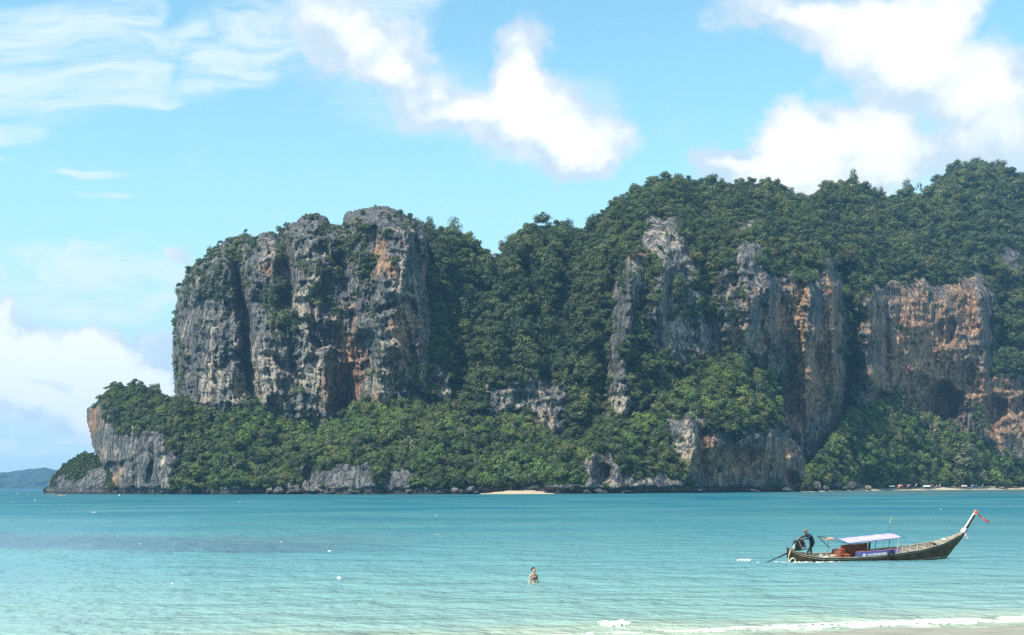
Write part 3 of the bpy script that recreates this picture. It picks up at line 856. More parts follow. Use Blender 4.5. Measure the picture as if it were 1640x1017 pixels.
cover('headland', [(175, 660, 14, 24, .7), (200, 690, 20, 12, .6)])


def front(X, Y):          # hidden behind the nearer slopes: no growth needed there
    return (sdf(SLOPE, X, Y) < 14) & (sdf(BENCH, X, Y) < 14) & (sdf(RSLOPE, X, Y) < 14)


scatter('cliff_shrubs', 'cliff', 6.4, (3.0, 11.0), GN, [0, 1, 2, 3, 4, 5, 6, 7, 8, 9, 10, 0, 1], front, density=0.85, thresh=0.45, rock_p=0.11)
scatter('jungle_canopy', 'hill', 9.5, (5.5, 19), GN, [2, 3, 4, 5, 6, 7, 8, 9, 10], front, density=1.0, rock_p=0.04, thresh=0.45)
scatter('jungle_canopy', 'mountain', 7.6, (4.2, 16), GN, [1, 2, 3, 4, 5, 6, 7, 8, 9, 10], front, density=1.0, rock_p=0.08, thresh=0.42)
scatter('tall_canopy', 'hill', 30, (13, 22), GN, [2, 3, 4, 5, 6, 7, 8], front, density=0.8, rock_p=0.0, thresh=0.5, lift=.55)
scatter('tall_canopy', 'mountain', 26, (10, 18), GN, [2, 3, 4, 5, 6, 7, 8], front, density=0.7, rock_p=0.0, thresh=0.6, lift=.5)
scatter('hillside_jungle', 'hillside', 9.5, (5, 18), GN_B, [0, 1, 2], None, density=0.45, rock_p=0.04)
scatter('hillside_jungle', 'hillside', 9.5, (5, 18), GN, [1, 2, 3, 4, 5, 6, 7, 8, 9, 10], None, density=0.75, rock_p=0.04)
scatter('slope_jungle', 'slope', 9.5, (5, 18), GN, [1, 2, 3, 4, 5, 6, 7, 8, 9, 10], None, density=0.8, rock_p=0.05)
scatter('slope_jungle', 'slope', 11.0, (6, 17), GN_B, [0, 1, 2], None, density=0.85, rock_p=0.04)
scatter('slope_jungle', 'rslope', 10, (5, 18), GN, [2, 3, 4, 5, 6, 7, 8, 9, 10], None, density=0.8, rock_p=0.05)
scatter('slope_jungle', 'rslope', 11, (6, 17), GN_B, [0, 1, 2], None, density=0.9, rock_p=0.04)
scatter('dry_scrub', 'slope', 7.0, (4, 8), GN_D, [0, 1], lambda X, Y: np.exp(-((X - 580) / 55) ** 2 - ((Y - 715) / 34) ** 2) > rng.rand(len(X)) * 1.1, density=0.9)
scatter('headland_jungle', 'headland', 7.6, (5, 11), GN, [1, 2, 3, 4, 5, 6, 7, 8, 9, 10], None, density=1.0, rock_p=0.02)
scatter('point_scrub', 'rock_point', 3.6, (2.5, 5), GN, [0, 1, 1], None, density=1.0, rock_p=0.05)

# ------------------------------------------------------------------ sea
def water_material():
    m_, q = mat('sea_water')
    geo = q.n('ShaderNodeNewGeometry')
    P = geo.outputs['Position']
    colr = q.n('ShaderNodeAttribute', attribute_name='body').outputs['Color']
    n1 = q.noise(q.vm('MULTIPLY', P, (1.0, 1.1, 1)), 1.5, 4, 0.55)
    n2 = q.noise(q.vm('MULTIPLY', P, (0.22, 0.30, 1)), 1.0, 4, 0.58)
    n3 = q.noise(q.vm('MULTIPLY', P, (0.018, 0.030, 1)), 1.0, 4, 0.6)
    h = q.m('ADD', q.m('MULTIPLY', n1, 0.28), q.m('MULTIPLY', n2, 1.5))
    bp = q.n('ShaderNodeBump', {'Height': h, 'Strength': 1.0, 'Distance': 1.0})
    # sand stirred up and weed patches under the surface
    col = q.mix(q.mapr(n3, 0.35, 0.65, 0, 0.24), colr, (0.20, 0.38, 0.29, 1))
    d = q.n('ShaderNodeBsdfPrincipled', {'Base Color': col, 'Roughness': q.n('ShaderNodeAttribute', attribute_name='chop').outputs['Fac'], 'IOR': 1.33, 'Specular IOR Level': 0.28, 'Normal': bp})
    q.n('ShaderNodeOutputMaterial', {0: d})
    return m_


WATER = water_material()
# beach line at our feet (x, y of the waterline), running away to the right
BX0, BY0, BX1, BY1 = 3.0, 40.6, 18.4, 44.6


def beach_d(x, y):
    """metres seaward of the near waterline (positive in the sea)"""
    L = math.hypot(BX1 - BX0, BY1 - BY0)
    nx, ny = -(BY1 - BY0) / L, (BX1 - BX0) / L
    return (x - BX0) * nx + (y - BY0) * ny + fbm(x / 7.0, y / 7.0, 3, 61) * 0.9


def sea():
    pys = np.concatenate([np.linspace(779.9, 800, 60)[:-1], np.arange(800, 1060, 0.9), np.linspace(1060, 1500, 40)])
    ys = EYE * F / (pys - CY)
    ys = np.concatenate([[7600.0], ys])
    ys = np.sort(ys)[::-1]
    us = np.concatenate([np.linspace(-0.85, -0.45, 60)[:-1], np.linspace(-0.45, 0.45, 760), np.linspace(0.45, 0.85, 60)[1:]])
    U_, Y = np.meshgrid(us, ys)
    X = U_ * Y
    row = np.abs(np.gradient(ys))[:, None] * np.ones_like(X)
    Z = np.zeros_like(X)
    for lam, amp, ang, sx in ((13, .11, .25, 2.4), (6.5, .070, -.25, 2.0), (3.4, .045, .2, 1.7), (1.9, .028, -.45, 1.2), (1.05, .013, .5, 1.1), (0.62, .006, -.3, 1.0)):
        ca, sa = math.cos(ang), math.sin(ang)
        a = (X * ca + Y * sa) / (lam * sx)
        b = (-X * sa + Y * ca) / lam
        n = perlin(a, b, int(lam * 10) % 50)
        w = sstep(0.30, 0.9, lam / np.maximum(row * 2.2, 1e-3))
        Z += amp * (1 - 2.2 * np.abs(n)) * w
    Z *= 0.62
    bd = beach_d(X, Y)
    Z *= 0.10 + 0.90 * sstep(0, 9, bd)
    # one small swell rising before it breaks
    Z += 0.05 * np.exp(-((bd - 3.2) / 0.9) ** 2)
    # colour of the water body by depth and bottom
    def ramp(v, stops):
        xs_ = [s_[0] for s_ in stops]
        return np.stack([np.interp(v, xs_, [s_[1][k] for s_ in stops]) for k in range(3)], -1)
    ly = np.log(Y)
    C = ramp(ly, [(math.log(36), (.36, .45, .41)), (math.log(46), (.32, .435, .415)), (math.log(60), (.235, .39, .40)), (math.log(85), (.145, .325, .37)),
                  (math.log(130), (.075, .245, .30)), (math.log(230), (.022, .165, .225)), (math.log(600), (.006, .12, .185)), (math.log(3000), (.003, .09, .15))])
    # left part of the bay is a little deeper
    wv = fbm(X / 40, Y / 60, 4, 41)
    C = C * np.array((.76, .85, .82)) * (1 + 0.10 * wv[..., None])
    # weed / reef patch across the bay, and the dark shallows off the far beach
    px = CX + F * X / Y
    py = CY + EYE * F / Y
    n4 = fbm(px / 120, py / 14, 4, 45)
    reef = 1.25 * sstep(9, 1, np.abs(py - (862 + 10 * np.sin(px / 260.0)) - 8 * n4) - 8) * sstep(760, 380, px + 90 * n4)
    C = C * (1 - 0.50 * reef[..., None]) + np.array((.075, .11, .165)) * 0.5 * reef[..., None]
    wl = waterline(px)
    band = sstep(13, 6, py - wl + 5 * fbm(px / 90, py / 6, 3, 47)) * sstep(1180, 1420, px)
    C = C * (1 - 0.6 * band[..., None]) + np.array((.075, .10, .10)) * 0.6 * band[..., None]
    # milky sand close to our beach
    ms = sstep(7.0, 0.5, bd + fbm(X / 3, Y / 3, 3, 48) * 2)
    C = C * (1 - ms[..., None]) + np.array((.42, .44, .33)) * ms[..., None]
    col = np.concatenate([np.clip(C, 0, 1), np.ones(C.shape[:2] + (1,))], -1)
    P = np.stack([X, Y, Z], -1)
    me = mesh_np('sea', P.reshape(-1, 3), grid_faces(*X.shape)[:, ::-1], (WATER,), {'body': ('POINT', 'FLOAT_COLOR', col.reshape(-1, 4).astype(np.float32)),
        'chop': ('POINT', 'FLOAT', (0.27 + 0.28 * sstep(70, 420, Y)).ravel().astype(np.float32))}, smooth=True)
    o = tag(link(bpy.data.objects.new('sea', me)), kind='structure')
    if me.polygons[0].normal.z < 0:
        me.flip_normals()
    return o


sea()

# seabed and near beach
def near_beach():
    xs = np.arange(-60, 60, 0.5)
    ys = np.arange(12, 52, 0.4)
    X, Y = np.meshgrid(xs, ys)
    bd = beach_d(X, Y)
    Z = -0.045 * bd + 0.02 * fbm(X / 3, Y / 1.2, 3, 71)
    Z = np.where(bd > 4, -0.4, Z)
    m_, q = mat('wet_sand')
    P = q.n('ShaderNodeNewGeometry').outputs['Position']
    nz = q.noise(q.vm('MULTIPLY', P, (0.5, 2.2, 1)), 1.2, 5, 0.6)
    b = q.n('ShaderNodeBsdfPrincipled', {'Base Color': q.mix(q.mapr(nz, .35, .65), (0.30, 0.26, 0.19, 1), (0.42, 0.38, 0.28, 1)), 'Roughness': 0.35,
                                         'Normal': q.n('ShaderNodeBump', {'Height': nz, 'Distance': 0.03})})
    q.n('ShaderNodeOutputMaterial', {0: b})
    me = mesh_np('sand_beach', np.stack([X, Y, Z], -1).reshape(-1, 3), grid_faces(*X.shape), (m_,), smooth=True)
    tag(link(bpy.data.objects.new('sand_beach', me)), kind='structure')


near_beach()


def far_beach(px0, px1, depth, rise, w_in=0.0):
    pxs = np.arange(px0, px1, 2.0)
    tt = np.linspace(-0.15, 1, 10)
    rows = []
    for q in tt:
        Yd = yshore(pxs) + q * depth + fbm(pxs / 40, pxs * 0, 3, 81) * 4
        taper = np.clip(np.minimum(pxs - px0, px1 - pxs) / 45.0 + fbm(pxs / 15, pxs * 0, 3, 83) * .3, -.2, 1)
        z = rise * q * taper + 0.25 * fbm(pxs / 12, np.full(pxs.shape, q * 5), 3, 82) * q - 0.05
        u = (pxs - CX) / F
        rows.append(np.stack([u * Yd, Yd, z], -1))
    A = np.array(rows)
    me = mesh_np('far_beach', A.reshape(-1, 3), grid_faces(len(tt), len(pxs)), (SAND,), smooth=True)
    tag(link(bpy.data.objects.new('beach', me)), kind='structure')


far_beach(766, 900, 32, 2.6)
far_beach(1280, 2080, 46, 4.6)

# ------------------------------------------------------------------ foam
def foam_material():
    m_, q = mat('sea_foam')
    P = q.n('ShaderNodeNewGeometry').outputs['Position']
    nz = q.noise(q.vm('MULTIPLY', P, (1, 1.6, 1)), 5.0, 4, 0.6)
    b = q.n('ShaderNodeBsdfPrincipled', {'Base Color': q.mix(q.mapr(nz, .3, .6), (0.50, 0.50, 0.42, 1), (0.74, 0.74, 0.68, 1)), 'Roughness': 0.7,
                                         'Normal': q.n('ShaderNodeBump', {'Height': nz, 'Distance': 0.05})})
    q.n('ShaderNodeOutputMaterial', {0: b})
    return m_


FOAM = foam_material()


def foam_patch(name, cx, cy, lx, ly, seed, thr=0.0, hgt=0.05, res=0.05, rot=0.0, z0=0.03, fall=1.0):
    nx, ny = int(lx / res), int(ly / res)
    a, b = np.meshgrid(np.linspace(-1, 1, nx), np.linspace(-1, 1, ny))
    e = 1 - (np.abs(a) ** 2.2 + np.abs(b) ** 2.0) * fall
    n = fbm(a * lx / 1.2 + seed, b * ly / 0.5 + seed, 4, seed, 0.6)
    v = e + n * 1.3 - thr
    X = a * lx / 2
    Y = b * ly / 2
    Z = z0 - .05 + (hgt + .05) * np.clip(v * 1.5, 0, 1) ** .6 * (1 + 0.5 * fbm(X * 5, Y * 5, 3, seed + 2))
    fc = grid_faces(*a.shape, mask=v > 0)
    if not len(fc):
        return
    ca, sa = math.cos(rot), math.sin(rot)
    V3 = np.stack([cx + X * ca - Y * sa, cy + X * sa + Y * ca, Z], -1).reshape(-1, 3)
    used, f2 = compact(V3, fc)
    me = mesh_np(name, V3[used], f2, (FOAM,), smooth=True)
    return tag(link(bpy.data.objects.new(name, me)), kind='stuff')


def on_sea(px, py):
    Y = EYE * F / (py - hor(px))
    u, v = uv(px, py)
    return u * Y, Y


def shore_foam():
    """the line of surf along the near beach"""
    L = 46.0
    s = np.linspace(0, L, 900)
    dx, dy = (BX1 - BX0), (BY1 - BY0)
    n = math.hypot(dx, dy)
    dx, dy = dx / n, dy / n
    w = np.linspace(-0.6, 5.0, 80)
    Sx, Wd = np.meshgrid(s, w)
    X = BX0 - 3.5 + Sx * dx - Wd * dy
    Y = BY0 - 0.9 + Sx * dy + Wd * dx
    grow = np.clip(Sx / 12.0, 0.0, 1.25)
    mid = 1.55 + 0.25 * fbm(Sx / 4, Sx * 0, 3, 92)
    wid = 0.20 + 0.80 * grow + 0.15 * fbm(Sx / 2, Sx * 0, 3, 93)
    core = 1 - ((Wd - mid) / wid) ** 2
    lace = fbm(Sx / 1.1, Wd / 0.45, 5, 94, 0.65)
    v = core * .8 + lace * 2.6 - 0.45 + .35 * grow
    v2 = np.maximum(0.25 - np.abs(Wd - 3.4) * 0.35, 0.1 - np.abs(Wd - .6) * .5) + lace * 1.8 - 0.4 * (1 - grow) - 0.25
    v = np.maximum(v, v2)
    Z = -0.035 + 0.055 * np.clip(v * 1.3, 0, 1) + 0.03 * np.clip(core, 0, 1) * grow * (1 + .3 * lace)
    fc = grid_faces(*X.shape, mask=v > 0)
    V3 = np.stack([X, Y, Z], -1).reshape(-1, 3)
    used, f2 = compact(V3, fc)
    me = mesh_np('surf_foam', V3[used], f2, (FOAM,), smooth=True)
    tag(link(bpy.data.objects.new('surf_foam', me)), kind='stuff')


shore_foam()
x, y = on_sea(985, 1003)
foam_patch('whitecap', x, y, 1.5, 1.6, 5, thr=0.15, hgt=0.12, rot=0.05)
x, y = on_sea(967, 999)
foam_patch('whitecap', x, y, 0.7, 0.6, 6, thr=0.2, hgt=0.08)
x, y = on_sea(543, 928)
foam_patch('whitecap', x, y, 0.38, 0.7, 7, thr=0.3, hgt=0.12)
x, y = on_sea(529, 883)
foam_patch('whitecap', x, y, 0.5, 0.6, 8, thr=0.3, hgt=0.04)
x, y = on_sea(1192, 898)
foam_patch('whitecap', x, y, 1.4, 1.6, 9, thr=0.5, hgt=0.06)
for i in range(26):          # scattered flecks where small waves tip over
    px = rng.uniform(-60, 1700) if i % 3 else rng.uniform(0, 700)
    py = 800 + 190 * rng.rand() ** 1.4
    x, y = on_sea(px, py)
    k = y / 80.0
    foam_patch('whitecap', x, y, rng.uniform(0.12, 0.35) * max(1, k), rng.uniform(0.3, 0.9) * max(1, k) ** 1.1, 20 + i, thr=0.35, hgt=0.05 * max(1, k * 0.8), res=0.06 * max(1, k), rot=rng.normal(0, .2))

# ------------------------------------------------------------------ small mesh builder
class MB:
    def __init__(s):
        s.v, s.f = [], []

    def add(s, vs, fs):
        n = len(s.v)
        s.v += [tuple(x) for x in vs]
        s.f += [tuple(i + n for i in q) for q in fs]
        return s

    def box(s, c, size, rz=0.0, ry=0.0, rx=0.0, taper=1.0):
        from mathutils import Euler
        M = Euler((rx, ry, rz)).to_matrix()
        hx, hy, hz = size[0] / 2, size[1] / 2, size[2] / 2
        vs = []
        for z in (-1, 1):
            k = taper if z > 0 else 1.0
            for x, y in ((-1, -1), (1, -1), (1, 1), (-1, 1)):
                vs.append(Vector(c) + M @ Vector((x * hx * k, y * hy * k, z * hz)))
        return s.add(vs, [(3, 2, 1, 0), (4, 5, 6, 7), (0, 1, 5, 4), (1, 2, 6, 5), (2, 3, 7, 6), (3, 0, 4, 7)])

    def tube(s, pts, r, sides=6, cap=True):
        pts = [Vector(p) for p in pts]
        rs = r if isinstance(r, (list, tuple)) else [r] * len(pts)
        rings = []
        for i, p in enumerate(pts):
            d = (pts[min(i + 1, len(pts) - 1)] - pts[max(i - 1, 0)]).normalized()
            a = d.cross(Vector((0, 0, 1)) if abs(d.z) < 0.9 else Vector((0, 1, 0))).normalized()
            b = d.cross(a)
            rings.append([p + (a * math.cos(k * 2 * math.pi / sides) + b * math.sin(k * 2 * math.pi / sides)) * rs[i] for k in range(sides)])
        vs = [q for ring in rings for q in ring]
        fs = []
        for i in range(len(pts) - 1):
            for k in range(sides):
                k2 = (k + 1) % sides
                fs.append((i * sides + k, i * sides + k2, (i + 1) * sides + k2, (i + 1) * sides + k))
        if cap:
            fs.append(tuple(range(sides - 1, -1, -1)))
            fs.append(tuple((len(pts) - 1) * sides + k for k in range(sides)))
        return s.add(vs, fs)

    def torus(s, c, R_, r, ax='y', n=18, m=8, arc=1.0):
        vs, fs = [], []
        for i in range(n + (0 if arc == 1.0 else 1)):
            a = i * 2 * math.pi * arc / n
            for k in range(m):
                b = k * 2 * math.pi / m
                u, w = (R_ + r * math.cos(b)), r * math.sin(b)
                p = (u * math.cos(a), w, u * math.sin(a)) if ax == 'y' else (u * math.cos(a), u * math.sin(a), w) if ax == 'z' else (w, u * math.cos(a), u * math.sin(a))
                vs.append(Vector(c) + Vector(p))
        cnt = len(vs) // m
        for i in range(n):
            j = (i + 1) % cnt
            if arc != 1.0 and i + 1 >= cnt:
                break
            for k in range(m):
                k2 = (k + 1) % m
                fs.append((i * m + k, i * m + k2, j * m + k2, j * m + k))
        return s.add(vs, fs)

    def ball(s, c, r, n=10, m=7, sq=(1, 1, 1)):
        vs, fs = [], []
        for i in range(m + 1):
            th = math.pi * i / m
            for k in range(n):
                ph = 2 * math.pi * k / n
                vs.append(Vector(c) + Vector((math.sin(th) * math.cos(ph) * r * sq[0], math.sin(th) * math.sin(ph) * r * sq[1], math.cos(th) * r * sq[2])))
        for i in range(m):
            for k in range(n):
                k2 = (k + 1) % n
                fs.append((i * n + k, (i + 1) * n + k, (i + 1) * n + k2, i * n + k2))
        return s.add(vs, fs)

    def build(s, name, m_, parent=None, smooth=False):
        me = bpy.data.meshes.new(name)
        me.from_pydata([tuple(v) for v in s.v], [], s.f)
        me.materials.append(m_)
        if smooth:
            me.polygons.foreach_set('use_smooth', [True] * len(me.polygons))
        me.update()
        return link(bpy.data.objects.new(name, me), parent)


def empty(name, M):
    o = bpy.data.objects.new(name, None)
    o.empty_display_size = 0.3
    COL.objects.link(o)
    o.matrix_world = M
    return o


HULL = simple('weathered_hull_wood', (0.074, 0.040, 0.022), 0.6, var=0.5, scale=2.2, bump=0.3, bscale=9)
RAIL = simple('pale_rail_wood', (0.34, 0.29, 0.21), 0.6, var=0.3, scale=3)
INNER = simple('grey_inner_wood', (0.36, 0.31, 0.24), 0.7, var=0.3, scale=3)
RIBW = simple('painted_rib_wood', (0.52, 0.50, 0.44), 0.7, var=0.2, scale=5)
DARKM = simple('dark_steel', (0.035, 0.035, 0.035), 0.5, 0.4, var=0.4, scale=12)
GREASE = simple('greasy_engine', (0.055, 0.045, 0.038), 0.5, 0.5, var=0.6, scale=14)
ORANGE = simple('orange_red_vinyl', (0.33, 0.085, 0.05), 0.5, var=0.3, scale=4)
PURPLE = simple('purple_canvas', (0.42, 0.35, 0.70), 0.7, var=0.06, scale=2)
VIOLET = simple('violet_banner_cloth', (0.115, 0.095, 0.32), 0.7, var=0.12, scale=3)
WHITEP = simple('white_paint', (0.80, 0.80, 0.78), 0.5, var=0.08, scale=5)
REDTIP = simple('orange_paint', (0.62, 0.20, 0.10), 0.5, var=0.2, scale=6)
PINK = simple('faded_red_cloth', (0.62, 0.12, 0.13), 0.8, var=0.25, scale=7)
PINKPALE = simple('pale_pink_ribbon', (0.75, 0.52, 0.52), 0.8, var=0.2, scale=9)
RUBBER = simple('black_rubber', (0.02, 0.02, 0.022), 0.7, var=0.2)
ROPE = simple('pale_rope', (0.62, 0.55, 0.40), 0.8, var=0.2, scale=12)
FLAGY = simple('yellow_flag_cloth', (0.68, 0.62, 0.22), 0.8, var=0.2, scale=9)
NAVY = simple('navy_cloth', (0.016, 0.020, 0.040), 0.85, var=0.3, scale=7)
NAVYT = simple('dark_trousers_cloth', (0.013, 0.016, 0.030), 0.85, var=0.3, scale=7)
SKIN_D = simple('tanned_skin', (0.26, 0.13, 0.075), 0.55, var=0.1)
SKIN = simple('light_brown_skin', (0.50, 0.29, 0.20), 0.5, var=0.08)
HAIR = simple('dark_hair', (0.018, 0.013, 0.011), 0.5, var=0.3, scale=30)
CAPG = simple('grey_brown_cap_cloth', (0.20, 0.18, 0.15), 0.85, var=0.2)
BIKINI = simple('dark_brown_bikini', (0.05, 0.025, 0.025), 0.6, var=0.2)
CANVAS = simple('sand_coloured_sack', (0.46, 0.28, 0.18), 0.85, var=0.25, scale=8)
ALU = simple('bright_metal', (0.6, 0.6, 0.6), 0.35, 0.8, var=0.2)
STRIPE = simple('pale_waterline_paint', (0.42, 0.43, 0.36), 0.6, var=0.3, scale=4)
KAYO = simple('orange_plastic', (0.75, 0.33, 0.07), 0.4, var=0.05)
BLUEH = simple('blue_grey_paint', (0.16, 0.20, 0.26), 0.6, var=0.3, scale=3)


# ------------------------------------------------------------------ the long-tail boat
def longtail():
    Mx = Matrix.Translation((17.62, 80.0, 0.0)) @ Matrix.Rotation(R(17.0), 4, 'Z') @ Matrix.Rotation(R(9.0), 4, 'X')
    b = empty('longtail_boat', Mx)
    tag(b, 'brown wooden long-tail boat with lavender canopy and tall prow heading right over the turquoise water', 'boat')
    sheer = lambda x: float(np.interp(x, [0, .4, .75, 2, 4, 5.7, 7.74, 9.56, 11.25, 12.6, 13.2], [.98, .78, .64, .45, .44, .50, .68, .86, 1.17, 1.63, 1.92]))
    beam = lambda x: float(np.interp(x, [0, .75, 2, 4, 6, 8, 9.6, 11.25, 12.2, 13.2], [.22, .44, .64, .80, .86, .82, .68, .42, .22, .05]))
    keel = lambda x: float(np.interp(x, [0, .3, .9, 2, 6, 10.5, 11.8, 12.5, 13.2], [.30, .05, -.15, -.28, -.34, -.26, -.02, .85, 1.80]))
    xs = np.concatenate([np.linspace(0, 1, 6)[:-1], np.linspace(1, 11, 34)[:-1], np.linspace(11, 13.2, 14)])

    def shell(side, off, nt=9):
        vs = []
        for x in xs:
            k, s_, w = keel(x), sheer(x), beam(x)
            for i in range(nt):
                q = i / (nt - 1)
                y = (w - off) * (math.sin(q * math.pi / 2) ** 0.62)
                z = k + off * 0.8 + (s_ - k - off * .8) * (q ** 1.35)
                vs.append((x + off * 0.3, side * max(y, 0.0) if i else 0.0, z))
        fs = []
        n = nt
        for i in range(len(xs) - 1):
            for j in range(n - 1):
                q = (i * n + j, (i + 1) * n + j, (i + 1) * n + j + 1, i * n + j + 1)
                fs.append(q if (side < 0) != (off > 0) else q[::-1])
        return vs, fs
    for nm, off, m_ in (('hull', 0.0, HULL), ('inner_planking', 0.05, INNER)):
        mb = MB()
        for sd_ in (-1, 1):
            mb.add(*shell(sd_, off))
        # transom
        if off == 0:
            ring = [(0, -beam(0) * (math.sin(i / 8 * math.pi / 2) ** .62), keel(0) + (sheer(0) - keel(0)) * (i / 8) ** 1.35) for i in range(9)]
            ring2 = [(0, -p[1], p[2]) for p in ring]
            mb.add(ring + ring2[::-1], [tuple(range(18))])
        mb.build(nm, m_, b, smooth=True)
    # gunwales: pale rail on each side, and a rubbing strake under it
    for sd_ in (-1, 1):
        mb = MB()
        path = [(x, sd_ * (beam(x) - .01), sheer(x) + .012) for x in xs]
        prev = None
        vs, fs = [], []
        for (x, y, z) in path:
            vs += [(x, y - .05, z - .02), (x, y + .05, z - .02), (x, y + .05, z + .025), (x, y - .05, z + .025)]
        for i in range(len(path) - 1):
            for j in range(4):
                j2 = (j + 1) % 4
                fs.append((i * 4 + j, (i + 1) * 4 + j, (i + 1) * 4 + j2, i * 4 + j2))
        mb.add(vs, fs)
        mb.build('gunwale', RAIL, b)
        mb = MB()
        mb.tube([(x, sd_ * (beam(x) * .985 + .012), sheer(x) - .10) for x in xs], .018, 5)
        mb.build('rubbing_strake', RAIL if sd_ < 0 else HULL, b)
    # pale waterline stripe near the bow
    mb = MB()
    for sd_ in (-1, 1):
        pts = []
        for x in np.linspace(8.0, 11.85, 14):
            k, s_, w = keel(x), sheer(x), beam(x)
            zt = 0.10 + 0.16 * (x - 8) / 3.85 * (1 if sd_ < 0 else .6)
            q = ((zt - k) / (s_ - k)) ** (1 / 1.35)
            pts.append((x, sd_ * (w * (math.sin(q * math.pi / 2) ** .62) + .008), zt))
        mb.tube(pts, .016, 5)
    mb.build('waterline_stripe', STRIPE, b)
    # frames inside
    for x in list(np.arange(1.6, 3.3, .55)) + list(np.arange(7.9, 11.2, .52)):
        mb = MB()
        for sd_ in (-1, 1):
            pts = []
            for q in (1.0, .8, .6, .4, .2, .05):
                k, s_, w = keel(x) + .04, sheer(x), beam(x) - .075
                pts.append((x, sd_ * w * (math.sin(q * math.pi / 2) ** .62), k + (s_ - k) * q ** 1.35 - (.0 if q < 1 else .01)))
            mb.tube(pts, .032, 4)
        mb.build('rib', RIBW, b)
    # floor boards and thwarts
    for i, y in enumerate((-.42, -.21, 0, .21, .42)):
        mb = MB()
        z = -0.02
        seg = [(x, y * min(1, beam(x) / .8), .02 + max(0, (x - 7.5)) * .045) for x in np.linspace(1.2, 11.2, 12)]
        vs, fs = [], []
        for (x, yy_, z) in seg:
            vs += [(x, yy_ - .095, z), (x, yy_ + .095, z), (x, yy_ + .095, z + .02), (x, yy_ - .095, z + .02)]
        for k in range(len(seg) - 1):
            for j in range(4):
                fs.append((k * 4 + j, k * 4 + (j + 1) % 4, (k + 1) * 4 + (j + 1) % 4, (k + 1) * 4 + j))
        mb.add(vs, fs)
        mb.build('floor_board', INNER, b)
    for x in (8.3, 9.35, 10.3):
        MB().box((x, 0, sheer(x) - .25), (.26, beam(x) * 1.75, .03)).build('thwart', INNER, b)
    # foredeck planks
    for i in range(6):
        f = (i - 2.5) / 3
        mb = MB()
        vs, fs = [], []
        seg = np.linspace(10.9, 12.95, 8)
        for x in seg:
            w = beam(x) - .04
            z = sheer(x) + .0 + .05 * (1 - f * f)
            for dy in (-.155, .155):
                vs.append((x, (f + dy) * w, z))
            for dy in (.155, -.155):
                vs.append((x, (f + dy) * w, z - .025))
        for k in range(len(seg) - 1):
            for j in range(4):
                fs.append((k * 4 + j, (k + 1) * 4 + j, (k + 1) * 4 + (j + 1) % 4, k * 4 + (j + 1) % 4))
        fs += [(0, 1, 2, 3), tuple((len(seg) - 1) * 4 + j for j in (3, 2, 1, 0))]
        mb.add(vs, fs).build('deck_plank', RAIL, b)
    # stern deck
    for i in range(7):
        x = .35 + i * .25
        MB().box((x, 0, sheer(x) - .07), (.235, beam(x) * 1.8, .03)).build('deck_plank', HULL, b)
    # prow: tall curved post with an orange block at the top
    pts = [(12.55, 0, 1.05), (12.95, 0, 1.62), (13.25, 0, 2.1), (13.48, 0, 2.5), (13.66, 0, 2.82), (13.80, 0, 3.06)]
    wd = [.10, .12, .11, .095, .085, .08]
    vs, fs = [], []
    for i, p in enumerate(pts):
        d = (Vector(pts[min(i + 1, 5)]) - Vector(pts[max(i - 1, 0)])).normalized()
        n = Vector((-d.z, 0, d.x))
        for sx, sy in ((-1, -1), (1, -1), (1, 1), (-1, 1)):
            vs.append(Vector(p) + n * wd[i] * sx * 1.0 + Vector((0, sy * .05, 0)))
    for i in range(5):
        for j in range(4):
            fs.append((i * 4 + j, i * 4 + (j + 1) % 4, (i + 1) * 4 + (j + 1) % 4, (i + 1) * 4 + j))
    fs += [(3, 2, 1, 0), (20, 21, 22, 23)]
    post = MB().add(vs, fs).build('prow_post', HULL, b)
    vs2 = []
    for i, p in enumerate(pts[1:]):
        d = (Vector(pts[min(i + 2, 5)]) - Vector(pts[i])).normalized()
        n = Vector((-d.z, 0, d.x))
        c0 = Vector(p) + n * (wd[i + 1] + .004)
        for sx, sy in ((0, -1), (1, -1), (1, 1), (0, 1)):
            vs2.append(c0 + n * .022 * sx + Vector((0, sy * .056, 0)))
    fs2 = []
    for i in range(4):
        for j in range(4):
            fs2.append((i * 4 + j, i * 4 + (j + 1) % 4, (i + 1) * 4 + (j + 1) % 4, (i + 1) * 4 + j))
    MB().add(vs2, fs2).build('white_facing', WHITEP, post)
    MB().box((13.90, 0, 3.19), (.26, .20, .25), ry=R(24), taper=.82).build('prow_cap', REDTIP, post)
    MB().box((13.83, 0, 3.045), (.22, .17, .05), ry=R(24)).build('cap_band', WHITEP, post)
    # cloth streaming from the cap
    mb = MB()
    vs, fs = [], []
    for i in range(10):
        q = i / 9
        x, z = 14.05 + q * .98, 3.02 - q * .58 + .03 * math.sin(q * 9)
        h = (.02 + .075 * q ** .7) * (1 if i < 9 else .6)
        y = .03 * math.sin(q * 7)
        vs += [(x - h * .4, y - .012, z - h), (x + h * .4, y + .0, z + h), (x + h * .4, y + .014, z + h), (x - h * .4, y + .016, z - h)]
    for i in range(9):
        for j in range(4):
            fs.append((i * 4 + j, i * 4 + (j + 1) % 4, (i + 1) * 4 + (j + 1) % 4, (i + 1) * 4 + j))
    mb.add(vs, fs).build('streamer', PINK, b)
    MB().tube([(13.86, 0, 3.12), (14.07, 0, 3.01)], .018, 5).build('streamer_cord', RUBBER, b)
    # ribbons and garland at the foot of the post
    mb = MB()
    for k in range(5):
        mb.torus((12.98 + k * .035, 0, 1.86 + k * .055), .14, .035, 'z', 12, 6)
    mb.build('garland', PINKPALE, b, True)
    mb = MB()
